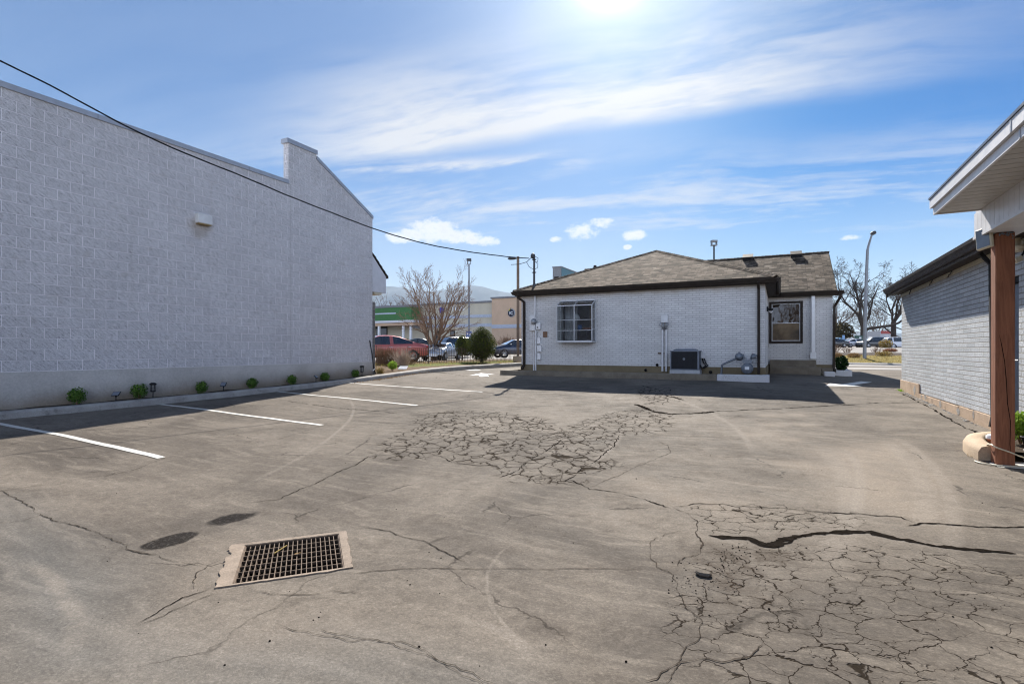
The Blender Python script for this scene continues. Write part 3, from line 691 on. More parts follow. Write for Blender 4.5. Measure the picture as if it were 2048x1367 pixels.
# parking lines
for a,b,wd in (((-8,846),(324,915),.10),((305,806),(644,851),.10),((530,781),(834,810.5),.10),((690,765.5),(965,784),.10)):
    A=on_g(*a); B=on_g(*b)
    t=Vector((B.x-A.x,B.y-A.y,0)).normalized(); nn=Vector((-t.y,t.x,0))*wd*.5
    mid=A.lerp(B,.42)+nn*.0+Vector((t.y,-t.x,0))*-.07     # the hand-painted lines bow a little
    o=decal('parking_line',[A-nn,mid-nn,mid+nn,A+nn],M['line']); o2=decal('parking_line',[mid-nn,B-nn,B+nn,mid+nn],M['line'])
    bm=bmesh.new(); bm.from_mesh(o.data); bm.from_mesh(o2.data); bm.to_mesh(o.data); bm.free(); bpy.data.objects.remove(o2); upfix(o); struct(o)
def arrow(pix,mat,tris):
    P=[on_g(*p) for p in pix]; m=MB(); m.add([(p.x,p.y,gn(p.x,p.y)+.007) for p in P],tris); o=m.build('direction_arrow',mat); upfix(o); struct(o)
arrow([(939,750.5),(962,746),(990,748.5),(974,749.2),(978,753),(961,753.4),(956,749.6)],M['line2'],[(0,1,6),(1,2,3),(1,3,6),(6,3,4,5)])
arrow([(930,740.5),(950,738.5),(963,739.5),(950,741)],M['line2'],[(0,1,2,3)])
arrow([(1649,772),(1660,766.2),(1684,767.8),(1722,762.9),(1744,764.6),(1708,769.6),(1726,772.4)],M['line2'],[(0,1,2),(0,2,5),(2,3,4,5),(0,5,6)])
# white paint patch by the post
P=[on_g(*p) for p in ((1977,926),(1996,934),(2070,941),(2070,926),(2000,924.5))]; o=MB().add([(p.x,p.y,gn(p.x,p.y)+.007) for p in P],[(0,1,2,3,4)]).build('painted_patch',M['line']); upfix(o); struct(o)

# ---------- drain ----------
dt=thing('storm_drain','square rusty iron storm drain grate set in a rough concrete collar in the asphalt','drain grate',(dc.x,dc.y,dc.z))
u1=e1.normalized(); u2=e2.normalized(); zz=Vector((0,0,1)); L1,L2=e1.length,e2.length
if u1.cross(u2).z<0: u2=-u2
co_=MB()
def edgepts(k): # uneven outer rim of the collar
    return
ins=[(-1,-1),(1,-1),(1,1),(-1,1)]; wid=[.026,.05,.03,.085]  # front right back left
out_pts=[];in_pts=[]
for s in range(4):
    a=Vector(ins[s]); b=Vector(ins[(s+1)%4]); nrm=[(0,-1),(1,0),(0,1),(-1,0)][s]
    for i in range(30):
        q=a.lerp(b,i/30); base=dc+e1*q.x*1.0+e2*q.y*1.0
        wA=wid[s]; wP=wid[(s-1)%4]; wN=wid[(s+1)%4]
        off=Vector(nrm)*wA
        if i==0: off=Vector(nrm)*wA+Vector([(0,-1),(1,0),(0,1),(-1,0)][(s-1)%4])*wP
        else:
            off=off*(1+.35*noise.noise(Vector((i*.22,s*9,1)))+R.uniform(-.10,.10))
        o_=base+u1*off.x+u2*off.y
        in_pts.append(dc+e1*q.x*.985+e2*q.y*.985+zz*.010); out_pts.append(Vector((o_.x,o_.y,gn(o_.x,o_.y)+.009)))
n=len(in_pts)
co_.add(in_pts+out_pts+[p-zz*.05 for p in out_pts]+[p-zz*.30 for p in in_pts],
   [(i,n+i,n+(i+1)%n,(i+1)%n) for i in range(n)]+[(n+i,2*n+i,2*n+(i+1)%n,n+(i+1)%n) for i in range(n)]+[(3*n+i,i,(i+1)%n,3*n+(i+1)%n) for i in range(n)])
upc=co_.build('collar',M['collar'],dt)
g=MB(); nb=21
for i in range(nb):
    s=-.955+1.91*i/(nb-1); c=dc+e1*s-zz*.016; g.obox(c,u1*.0027,e2*.965,zz*.016)
for j in range(8):
    s=-.96+1.92*j/7; c=dc+e2*s-zz*.011; g.obox(c,e1*.955,u2*.003,zz*.010)
g.build('grate_bars',M['rust'],dt)
fr=MB()
for s in (-1,1):
    fr.obox(dc+e2*s*.985-zz*.014,e1*.985,u2*.008,zz*.020); fr.obox(dc+e1*s*.985-zz*.014,u1*.008,e2*.955,zz*.020)
fr.build('grate_frame',M['rust'],dt)
pit=MB(); c=dc-zz*.6
pit.obox(c-zz*.05,e1*1.02,e2*1.02,zz*.02)
for s in (-1,1): pit.obox(dc+e1*s*1.01-zz*.36,u1*.02,e2*1.05,zz*.3); pit.obox(dc+e2*s*1.01-zz*.36,e1*.98,u2*.02,zz*.3)
pit.build('catch_basin',M['pit'],dt)
tw=MB(); tw.tube([dc+e1*-.35+e2*.25+zz*.012,dc+e1*-.12+e2*.62+zz*.012],.005,5); tag(tw.build('stick',M['drygrass']),'pale dry stick lying across the drain grate bars','stick')
tw=MB(); p=dc+e1*.05+e2*.05+zz*.01; tw.add([p,p+u1*.03+zz*.006,p+u1*.045+u2*.03,p+u2*.02-zz*.001],[(0,1,2,3)]); tag(tw.build('leaf',M['dryleaf']),'single orange-brown dead leaf on the drain grate','leaf')

# broken asphalt chunk and pebbles
m=MB()
cp=on_g(1407,1150); 
for i in range(1):
    bmv=[]; 
    for k in range(9): 
        q=2*math.pi*k/9; r=R.uniform(.8,1.1); bmv.append(Vector((cp.x+math.cos(q)*.055*r,cp.y+math.sin(q)*.04*r,gz(cp.x,cp.y)+.002)))
    m.prism(bmv,(0,0,.022))
tag(m.build('asphalt_chunk',M['asphalt'],bevel=.008),'loose broken lump of asphalt beside the wide crack','rubble')
m=MB()
for i in range(170):
    if i<60: p=on_g(R.uniform(200,2000),R.uniform(830,1340))
    elif i<130: 
        p=on_g(1440+abs(R.gauss(0,60)),1085+abs(R.gauss(0,35)))
    else: p=on_g(1400+R.gauss(0,35),1165+R.gauss(0,22))
    s=R.uniform(.0025,.006)*(1.5 if i<8 else 1); z=gn(p.x,p.y)
    m.lathe((p.x,p.y,z-.001),[(s*.8,0),(s,s*.5),(s*.5,s*1.1),(0.0005,s*1.2)],6,sm=False)
struct(m.build('pebbles',M['crack']),'stuff','small dark pebbles and crumbs scattered on the asphalt')
m=MB()
for i in range(110):
    p=on_g(1420+R.gauss(0,40),1160+R.gauss(0,18)); s=R.uniform(.002,.005); z=gn(p.x,p.y)
    m.lathe((p.x,p.y,z-.001),[(s*.8,0),(s,s*.5),(s*.5,s*1.1),(0.0005,s*1.2)],5,sm=False)
struct(m.build('gravel',M['collar']),'stuff','pale grit by the broken lump of asphalt')

# ================= LEFT STRIP =================
XW=-12.3
KZ=lambda y: gz(-11.9,y)+.13
ys=[-8+.4*i for i in range(int((33+8)/.4)+1)]
KX=lambda y: -11.86 - .9*sstep(13.5,20,y) - .5*sstep(20,32,y)
k=MB(); vs=[];fs=[]
for i,y in enumerate(ys):
    x=KX(y); z=gz(-11.9,y); t=KZ(y)+.006*noise.noise(Vector((y*1.3,0,0)))
    vs+= [(x+.03,y,z-.2),(x+.02,y,t-.05),(x+.005,y,t-.012),(x-.03,y,t),(x-.15,y,t+.004),(x-.16,y,t-.2)]
for i in range(len(ys)-1):
    for j in range(5): fs.append((i*6+j,i*6+j+1,(i+1)*6+j+1,(i+1)*6+j))
k.add(vs,fs,0,True); struct(upfix(k.build('kerb',M['kerb'])))
s=MB(); vs=[];fs=[]
NS=5
for i,y in enumerate(ys):
    x1=KX(y)-.15; x0=min(XW+.0,-12.3) if y<13.9 else -12.6
    x0=-12.32
    for j in range(NS):
        x=x0+(x1-x0)*j/(NS-1); vs.append((x,y,KZ(y)-.005+.045*noise.noise(Vector((x*3,y*3,2)))+.02*noise.noise(Vector((x*9,y*9,2)))))
ys13=[i for i,y in enumerate(ys) if y<14.3]
for i in ys13[:-1]:
    for j in range(NS-1): fs.append((i*NS+j,(i+1)*NS+j,(i+1)*NS+j+1,i*NS+j+1))
s.add(vs,fs,0,True); struct(upfix(s.build('soil_strip',M['soil'])))
# garden bed between the kerb and the fence
LZ=lambda x,y: -.78+.10*sstep(-15.5,-17.5,x)
b=MB(); vs=[];fs=[]; nx=22; ny=44
for i in range(ny+1):
    y=13.9+ (34-13.9)*i/ny
    for j in range(nx+1):
        x=-19+(KX(y)-.15+19)*j/nx
        k_=sstep(0,1.2,KX(y)-.15-x)
        z=(KZ(y)-.02)*(1-k_)+LZ(x,y)*k_+.03*noise.noise(Vector((x*1.5,y*1.5,0)))
        vs.append((x,y,z))
for i in range(ny):
    for j in range(nx): fs.append((i*(nx+1)+j,i*(nx+1)+j+1,(i+1)*(nx+1)+j+1,(i+1)*(nx+1)+j))
b.add(vs,fs,0,True); bed=struct(upfix(b.build('garden_bed',M['mulch'])))
b=MB(); vs=[];fs=[]; nx=8
for i in range(ny+1):
    y=19+15*i/ny
    for j in range(nx+1):
        x=-16.9+2.4*j/nx+.1*math.sin(i*1.7); vs.append((x,y,LZ(x,y)+.04+.03*noise.noise(Vector((x*2.5,y*2.5,5)))-.09*(abs(j/nx-.5)*2)**3))
for i in range(ny):
    for j in range(nx): fs.append((i*(nx+1)+j,i*(nx+1)+j+1,(i+1)*(nx+1)+j+1,(i+1)*(nx+1)+j))
b.add(vs,fs,0,True); struct(upfix(b.build('grass_strip',M['lawn'])))
# ================= FOLIAGE HELPERS =================
def leafcloud(m,c,rx,ry,rz,n,s,seed,shape=None,inner=.55,flat=0.,LUMP=.16):
    """many small folded leaves through the outer part of a crown"""
    r=random.Random(seed)
    for _ in range(n):
        while True:
            d=Vector((r.gauss(0,1),r.gauss(0,1),r.gauss(0,1)))
            if d.length>.1: break
        d.normalize(); k=r.uniform(inner,1.)**.6
        lump=1+LUMP*noise.noise(d*2.2+Vector((seed,0,0)))+.07*noise.noise(d*5+Vector((0,seed,0)))
        q=Vector((d.x*rx,d.y*ry,d.z*rz))*k*lump
        if shape: q=shape(q)
        p=Vector(c)+q
        ax=(d+Vector((r.gauss(0,.6),r.gauss(0,.6),r.gauss(0,.6)+flat))).normalized(); b=ax.orthogonal().normalized()
        b=Matrix.Rotation(r.uniform(0,6.28),3,ax)@b; t=ax.cross(b); ss=s*r.uniform(.6,1.35)
        m.add([p-b*ss*.42,p+t*ss*.5+ax*ss*.16,p+b*ss*.42+ax*ss*.05,p-t*ss*.5+ax*ss*.16],[(0,1,2,3)])
def branch(m,p,d,L,r,lev,rng,P,twigs):
    """recursive bare limb; P = parameters per level"""
    segs=P['segs'][min(lev,len(P['segs'])-1)]; pts=[p.copy()]; rs=[r]; q=p.copy(); dd=d.copy()
    for i in range(segs):
        dd=(dd+Vector((rng.gauss(0,1),rng.gauss(0,1),rng.gauss(0,1)))*P['wob']+Vector((0,0,P['up'][min(lev,len(P['up'])-1)]))).normalized()
        q=q+dd*(L/segs); pts.append(q.copy()); rs.append(max(P['rmin'],r*(1-(i+1)/segs*P['taper'])))
    (twigs if lev>=P['twiglev'] else m).tube(pts,rs,P['sides'][min(lev,len(P['sides'])-1)],caps=False)
    if lev>=P['levels']: return
    n=P['kids'][min(lev,len(P['kids'])-1)]; n=max(1,n+rng.choice((-1,0,0,1)))
    for j in range(n):
        f=P['from']+(1-P['from'])*(j+rng.uniform(.2,.9))/n; x=f*segs; i=min(segs-1,int(x)); st=pts[i].lerp(pts[i+1],x-i)
        base=(pts[i+1]-pts[i]).normalized(); o=base.orthogonal().normalized(); o=Matrix.Rotation(rng.uniform(0,6.283),3,base)@o
        a=math.radians(rng.uniform(*P['ang'])); nd=(base*math.cos(a)+o*math.sin(a)).normalized()
        branch(m,st,nd,L*rng.uniform(*P['ratio'])*(1.15-.4*f),max(P['rmin'],rs[i]*P['rk']),lev+1,rng,P,twigs)

# ================= LEFT BLOCK BUILDING =================
B1=thing('block_building','long pale grey block building with a stepped parapet, left of the parking lot','building',(XW,13.7,-1.0))
w1=MB(); prof=[(-8,-.404),(13.78,-.404),(13.78,4.43),(11.345,5.66),(11.345,5.80),(10.36,5.80),(10.36,4.65),(-8,4.65)]
w1.prism([(XW,y,z) for y,z in [(-8,-.404),(13.78,-.404),(13.78,4.40),(10.36,4.65),(-8,4.65)]],(-.2,0,0))
w1.prism([(XW,y,z) for y,z in [(10.36,4.65),(13.78,4.40),(13.78,4.43),(11.345,5.66),(11.345,5.80),(10.36,5.80)]],(-.2,0,0))
w1.box(-28,XW-.2,-8,13.75,-1.3,4.2)
w1.build('wall',M['cmu'],B1)
MB().box(-28,XW+.014,-8,13.77,-1.45,-.404).build('foundation',M['footing'],B1)
c=MB(); c.box(XW-.22,XW+.03,-8,10.36,4.65,4.755); c.box(XW-.24,XW+.03,10.30,11.385,5.80,5.925)
for a,b in (((11.36,5.655),(13.80,4.425)),):
    c.prism([(XW+.03,a[0],a[1]),(XW+.03,b[0],b[1]),(XW+.03,b[0],b[1]+.10),(XW+.03,a[0],a[1]+.105)],(-.26,0,0))
c.build('coping',M['coping'],B1)
j=MB()
for yy in (-4.5,-1.1,2.3,5.7,9.1): MB().box(XW+.028,XW+.033,yy,yy+.012,4.655,4.757).build('coping_seam',M['pole'],B1)
MB().box(XW-.01,XW+.002,10.434,10.442,-.40,4.66).build('control_joint',M['kerb'],B1)
aw=thing('x','x','x') if False else None
aP=MB(); aP.prism([(XW-.03,13.785,1.97),(XW-.03,14.50,1.97),(XW-.03,14.50,2.55),(XW-.03,13.785,3.22)],(-7,0,0)); aP.build('awning',M['canopy'],B1)
ar=MB()
for i in range(5):
    y0=13.785+.155*i; z0=3.25-.142*i
    ar.prism([(XW-.005,y0,z0),(XW-.005,y0+.20,z0-.183),(XW-.005,y0+.20,z0-.183+.085),(XW-.005,y0,z0+.05)],(-7.05,0,0))
ar.build('awning_roof',M['brown'],B1)
MB().box(XW-.9,XW-.02,13.785,13.93,-1.1,1.62).build('pilaster',M['stone'],B1)
MB().box(XW-6,XW-.06,13.95,14.3,1.90,1.968).build('awning_soffit',M['cream'],B1)
# wall lamp
a=on_x(385,425,XW); L=thing('wall_lamp','cream box-shaped wall lamp mounted high on the grey block wall','lamp',(XW,7.87,2.97))
l=MB(); l.prism([(XW+.002,7.70,2.985),(XW+.002,7.70,3.215),(XW+.13,7.70,3.215),(XW+.16,7.70,2.985)],(0,.345,0)); l.build('housing',plain('faded_white_metal',(.62,.61,.59),.5),L,bevel=.008)
MB().box(XW+.01,XW+.135,7.72,8.025,2.965,2.984).build('lens',plain('amber_lens',(.30,.20,.06),.3),L)

# small shrubs along the wall
XS=-12.13
SH=[(154,801,36,'first along the block wall, left of the first solar spotlight'),(278,796,33,'just left of the tall black lantern'),(403,782,25,'between the black lantern and the second solar spotlight'),
    (504,772,23,'right of the tilted solar spotlight mid-wall'),(584,764,21,'left of the small dark stake spotlight'),(650,756,19,'right of the small dark stake spotlight'),(711,751,17,'left of the lantern near the wall corner')]
tw0=[]
for i,(u,v,wpx,lb) in enumerate(SH):
    d=on_x(u,v,XS); dist=-d.x*ST+d.y*CT; s=wpx/F*dist/2
    z=KZ(d.y)-.02; hgt=wpx*.95/F*dist
    sh=thing('boxwood_shrub','small round shrub, '+lb,'shrub',(XS,d.y,z),'small round shrubs along the block wall')
    f=MB(); leafcloud(f,(XS,d.y,z+hgt*.56),s*(.86+.12*(i%2)),s*.92,s*(.88+.05*(i%3)),int(800),.034,i*7+1,inner=.2,LUMP=.34); f.build('foliage',M['boxleaf'],sh)
    st=MB(); rr=random.Random(i)
    for k in range(5): st.tube([(XS,d.y,z-.03),(XS+rr.uniform(-.4,.4)*s,d.y+rr.uniform(-.4,.4)*s,z+hgt*.5)],.006,5)
    st.build('stem',M['twig'],sh)
d=on_g(785,741); d=Vector((-12.95,15.55,-.80)); 
d=at_d(785,741,19.6); sh=thing('boxwood_shrub','small bright sunlit round shrub beyond the wall corner, in front of the hoop fence','shrub',d,'small round shrubs along the block wall')
f=MB(); leafcloud(f,d+Vector((0,0,.20)),.175,.175,.17,900,.04,99,inner=.3); f.build('foliage',M['limeleaf'],sh)
st=MB()
for k in range(5): st.tube([d-Vector((0,0,.05)),d+Vector((R.uniform(-.07,.07),R.uniform(-.07,.07),.18))],.006,5)
st.build('stem',M['twig'],sh)

def lantern(u,v,vt,lb):
    d=on_x(u,v,-12.10); z=KZ(d.y)-.03; dist=-d.x*ST+d.y*CT; H=(v-vt)/F*dist
    t=thing('path_lantern',lb,'garden light',(d.x,d.y,z),'solar lanterns on stakes by the wall'); c=Vector((d.x,d.y,z))
    k=H/.44
    MB().tube([c-Vector((0,0,.05)),c+Vector((0,0,.2*k))],.011*k,8).build('stake',M['dark'],t)
    b=MB(); b.lathe(c,[(.045*k,.19*k),(.06*k,.20*k),(.062*k,.22*k),(.03*k,.225*k)],10); b.lathe(c,[(.02*k,.37*k),(.072*k,.375*k),(.088*k,.395*k),(.086*k,.41*k),(.05*k,.435*k),(.002,.44*k)],10)
    for q in range(6):
        a=q*math.pi/3; b.tube([c+Vector((math.cos(a)*.056*k,math.sin(a)*.056*k,.21*k)),c+Vector((math.cos(a)*.066*k,math.sin(a)*.066*k,.39*k))],.006*k,5)
    b.build('cage',M['dark'],t)
    MB().lathe(c,[(.046*k,.215*k),(.056*k,.385*k)],10).build('lamp_glass',plain('smoked_lens',(.16,.16,.16),.3),t)
lantern(306,788,755,'black cage lantern on a stake, left of mid-wall')
lantern(724,750,726,'black lantern with pale lens near the right end of the block wall')
def solar(u,v,vt,lb,yaw,tilt,mat='acgrey'):
    d=on_x(u,v,-12.06); z=KZ(d.y)-.03; dist=-d.x*ST+d.y*CT; H=(v-vt)/F*dist*1.15
    t=thing('solar_spotlight',lb,'garden light',(d.x,d.y,z),'solar spotlights on stakes by the wall'); c=Vector((d.x,d.y,z))
    MB().tube([c-Vector((0,0,.05)),c+Vector((0,0,H*.65))],.010,6).build('stake',M['dark'],t)
    rot=Matrix.Rotation(yaw,3,'Z')@Matrix.Rotation(tilt,3,'X'); ax=rot@Vector((.072,0,0)); ay=rot@Vector((0,.055,0)); az=rot@Vector((0,0,.008)); cc=c+Vector((0,0,H*.8))
    b=MB(); b.obox(cc,ax,ay,az); b.tube([cc,c+Vector((0,0,H*.5))],.016,6); b.build('head',M['dark'],t)
    b=MB(); b.obox(cc+az*1.2,ax*.9,ay*.88,az*.3); b.build('solar_cell',M[mat],t)
solar(232,796,777,'dark solar spotlight panel on a stake between the first two shrubs',.5,.75)
solar(447,776,758,'tilted blue-grey solar panel on a stake at mid-wall',.25,1.0)
solar(632,757,743,'small dark solar spotlight seen edge-on between two shrubs',2.0,.8)
solar(748,748,735,'pale grey solar spotlight tipped over at the corner of the block wall',-.6,.8,'white')
d=at_d(806,737,19.8); t=thing('fallen_solar_light','flat pale solar light lying in the bed beside the bright shrub','garden light',d)
b=MB(); b.obox(d+Vector((0,0,.04)),Vector((.16,.05,.0)),Vector((-.03,.10,.05)),Vector((0,0,.01))); b.build('solar_face',M['offwhite'],t,bevel=.004)
b=MB(); b.tube([d-Vector((0,0,.05)),d+Vector((0,0,.035))],.012,6); b.build('foot',M['dark'],t)
# leaning rod
m=MB(); a=on_x(739.5,680,XW+.05); b_=on_x(747,733,XW+.12); c_=on_x(751,747,XW+.18)
m.tube([a,a.lerp(b_,.5)+Vector((.01,0,0)),b_,c_],.018,8); tag(m.build('metal_rod',M['dark']),'thin dark metal rod leaning on the corner of the block wall','rod')

# ---------- service drop cable ----------
def P(u,v,d): return at_d(u,v,d)
mast_d=19.0
end=P(1058,516.5,mast_d-.1)
# the shadow of the cable crosses the lot at these photo points; slide each up the sun ray until it meets the cable in the picture
imgc=[(0,122),(60,150),(120,180),(233,244),(330,290),(400,319),(480,350),(577,392),(660,424),(745,457),(800,474),(860,490),(940,504),(1020,514),(1062,517)]
def imgv(u):
    for a,b in zip(imgc,imgc[1:]):
        if a[0]<=u<=b[0]: return a[1]+(b[1]-a[1])*(u-a[0])/(b[0]-a[0])
    return 122+(u)*.5 if u<0 else 517
def project(p):
    Y=-ST*p.x+CT*p.y; X=CT*p.x+ST*p.y; return 1024+F*X/Y,HZ-F*p.z/Y
best=[]
for g_ in ((0,911),(205,886),(409,858),(600,832),(780,811)):
    G=on_g(*g_); lo=None
    for i in range(1,400):
        q=G+SUN*(i*.05); u,v=project(q)
        if u<1062 and u>-400 and abs(v-imgv(u))<abs((lo or (9e9,))[0]): lo=(v-imgv(u),u,v,-ST*q.x+CT*q.y,q)
    best.append(lo); print('WIRE',g_,lo and (round(lo[0],1),round(lo[1]),round(lo[2]),round(lo[3],2),[round(c,2) for c in lo[4]]))
dn=WIRE_D; 
pts=[]
for (u,v) in [(-420,-95),(-300,-28),(-200,24),(-100,74)]+imgc[:-1]:
    # straight in plan between the near end and the mast
    A=P(-420,-95,dn*.62); Bq=end; 
    rr=ray(u,v); 
    # intersect plan ray with line A-B
    ax,ay=A.x,A.y; bx,by=Bq.x-A.x,Bq.y-A.y; det=rr.x*(-by)+rr.y*bx
    k=(ax*(-by)+ay*bx)/det; pts.append(rr*k)
pts.append(end)
P2=[]
for a,b in zip(pts,pts[1:]):
    n=max(2,int((b-a).length/.12))
    for i in range(n): P2.append(a.lerp(b,i/n))
P2.append(end)
# smooth
for _ in range(14): P2=[P2[0]]+[(P2[i-1]+P2[i]*2+P2[i+1])/4 for i in range(1,len(P2)-1)]+[P2[-1]]
m=MB()
for ph in (0,2.1,4.2):
    m.tube([p+Vector((0,math.cos(i*.35+ph),math.sin(i*.35+ph)))*.009 for i,p in enumerate(P2)],.0085,5,caps=False)
tag(m.build('overhead_cable',plain('cable_sheath',(.012,.012,.013),1.,spec=0.)),'twisted black overhead cable running down from the upper left to the roof mast','cable')
# drifted leaves at the foot of the kerb
m=MB(); rr=random.Random(4)
for i in range(260):
    y=rr.uniform(11.6,17.2); 
    if rr.random()<.55: y=rr.gauss(14.6,.9)
    x=KX(y)+.05+abs(rr.gauss(0,.12)); z=gz(x,y)+.012; s=rr.uniform(.015,.035)
    a=Vector((rr.gauss(0,1),rr.gauss(0,1),rr.gauss(0,.35))).normalized(); b=a.cross(Vector((rr.gauss(0,.3),rr.gauss(0,.3),1))).normalized()
    p=Vector((x,y,z)); m.add([p-a*s,p+b*s*.6+Vector((0,0,.008)),p+a*s,p-b*s*.6+Vector((0,0,.008))],[(0,1,2,3)])
struct(m.build('fallen_leaves',M['dryleaf']),'stuff','dry brown leaves drifted along the foot of the kerb')
# ================= WHITE BRICK HOUSE =================
H=thing('brick_house','low white-painted brick house with a brown shingled hip roof','house',(-4.45,17.5,-.87))
WY=17.5; HX0,HX1=-8.5,-.40
wz0,wz1=-.54,1.99
wa=MB()
gx0,gx1,gz0_,gz1_=-6.93,-5.66,.30,1.72      # garden-window opening
wa.box(HX0,gx0,WY,WY+.2,wz0,wz1); wa.box(gx1,HX1,WY,WY+.2,wz0,wz1); wa.box(gx0,gx1,WY,WY+.2,wz0,gz0_); wa.box(gx0,gx1,WY,WY+.2,gz1_,wz1)
wa.box(HX0,HX0+.2,WY+.2,29,wz0,wz1); wa.box(HX1-.2,HX1,WY+.2,22.2,wz0,wz1)
# wing
wx1=1.69; w0,w1_,q0,q1=-.28,.665,.30,1.73
wa.box(HX1-.1,w0,22.2,22.4,wz0,wz1); wa.box(w1_,wx1,22.2,22.4,wz0,wz1); wa.box(w0,w1_,22.2,22.4,wz0,q0-.06); wa.box(w0,w1_,22.2,22.4,q1,wz1)
wa.box(wx1-.2,wx1,22.4,29,wz0,wz1); wa.box(HX0,wx1,28.8,29,wz0,wz1)
for x in (HX0,wx1-.2): wa.prism([(x,22.2,wz1+.002),(x,29,wz1+.002),(x,25.6,3.95)],(.2,0,0))
# soldier sill course under the wing window
wa.build('wall',M['hbrick'],H)
sl_=MB()
for i in range(12): sl_.box(w0-.09+i*.093,w0-.09+i*.093+.083,22.175,22.198,q0-.20,q0-.07)
sl_.build('brick_sill',M['hbrick'],H)
fo=MB(); fo.box(HX0-.02,HX1+.02,WY-.025,22.2,-1.05,wz0); fo.box(HX1+.021,wx1+.02,22.17,29,-1.05,wz0); fo.box(HX0-.02,HX1+.02,22.2,29,-1.05,wz0); fo.build('foundation',M['tan'],H)
# interior
rm=MB(); rm.box(HX0+.3,HX1-.3,20.6,20.65,-.5,1.9); rm.box(HX0+.3,-2,WY+.3,20.6,-.52,-.45); rm.box(-5.55,-5.5,WY+.25,20.6,-.5,1.9); rm.build('room_back',M['room'],H)
# curtains and shelf things seen through the garden window
cu=MB()
for i in range(9): cu.tube([(-6.86+.05*i,WY+.28+.03*(i%2),.35),(-6.86+.05*i,WY+.28+.03*((i+1)%2),1.7)],.035,6,caps=False)
cu.build('curtain',M['curtain'],H)
bl=MB(); bl.box(-5.98,-5.70,WY+.3,WY+.33,.75,1.7); bl.build('blind',M['blind'],H)
# ---------- roofs ----------
def slope(m,poly,eave_dir,thk=.035):
    poly=[Vector(p) for p in poly]; n=(poly[1]-poly[0]).cross(poly[2]-poly[0]).normalized()
    if n.z<0: poly.reverse(); n=-n
    e=Vector(eave_dir).normalized(); up=n.cross(e); 
    if up.z<0: up=-up
    o=poly[0]; uv=[((p).dot(e),(p-Vector(SL_O)).dot(up)) for p in poly]
    m.add(poly,[tuple(range(len(poly)))],0,uvs=[uv])
    lo=[p-Vector((0,0,thk)) for p in poly]; k=len(poly)
    for i in range(k): m.add([poly[i],lo[i],lo[(i+1)%k],poly[(i+1)%k]],[(0,1,2,3)],0,uvs=[[(0,.02),(0,.0),(.1,0),(.1,.02)]])
    m.add(lo,[tuple(range(k-1,-1,-1))],0,uvs=[[(0,0)]*k])
ex0,ex1,ey,ez=-8.68,-.09,17.17,2.135; ax_,ay_,az_=-4.42,21.5,3.96
r=MB()
SL_O=(0,ey,ez); slope(r,[(ex0,ey,ez),(ex1,ey,ez),(ax_,ay_,az_)],(1,0,0))
SL_O=(ex1,0,ez); slope(r,[(ex1,ey,ez),(ex1,25.4,ez),(ax_,25.4,az_),(ax_,ay_,az_)],(0,1,0))
SL_O=(ex0,0,ez); slope(r,[(ex0,25.4,ez),(ex0,ey,ez),(ax_,ay_,az_),(ax_,25.4,az_)],(0,1,0))
r.build('hip_roof',M['shingle'],H)
r=MB(); gy0,gy1,gyr,gz_e,gz_r=21.85,29.35,25.6,2.115,4.08
SL_O=(0,gy0,gz_e); slope(r,[(-8.85,gy0,gz_e),(1.80,gy0,gz_e),(1.80,gyr,gz_r),(-8.85,gyr,gz_r)],(1,0,0))
SL_O=(0,gy1,gz_e); slope(r,[(1.80,gy1,gz_e),(-8.85,gy1,gz_e),(-8.85,gyr,gz_r),(1.80,gyr,gz_r)],(1,0,0))
r.build('gable_roof',M['shingle'],H)
def caps(a,b,wd=.13):
    cp=MB()
    a=Vector(a);b=Vector(b); L=(b-a).length; n=int(L/.14); t=(b-a)/n; side=t.cross(Vector((0,0,1))).normalized()*wd; upv=side.cross(t).normalized()
    for i in range(n):
        p=a+t*i; q=p+t*1.25; dz=Vector((0,0,.022)); drop=Vector((0,0,wd*.34))
        cp.add([p-side-drop,p+dz,p+side-drop,q-side-drop-upv*.012,q+dz-upv*.014,q+side-drop-upv*.012],[(0,1,4,3),(1,2,5,4),(0,3,5,2)],uvs=[[(i*.3+.1,.3),(i*.3+.1,.38),(i*.3+.2,.38),(i*.3+.2,.3)]]*3)
    cp.build('ridge_cap',M['shingle'],H)
caps((ex0,ey,ez+.02),(ax_,ay_,az_+.02)); caps((ex1,ey,ez+.02),(ax_,ay_,az_+.02)); caps((ax_,ay_,az_+.02),(ax_,24.9,az_+.02)); caps((-8.85,gyr,gz_r+.015),(1.80,gyr,gz_r+.015),.11)

# rake boards
for x in (-8.87,1.80): rk=MB(); rk.prism([(x,gy0+.02,gz_e-.04),(x,gyr,gz_r-.04),(x,gyr,gz_r-.20),(x,gy0+.02,gz_e-.18)],(.022,0,0)); rk.prism([(x,gyr,gz_r-.04),(x,gy1,gz_e-.04),(x,gy1,gz_e-.18),(x,gyr,gz_r-.20)],(.022,0,0)); rk.build('rake_board',M['brown'],H)
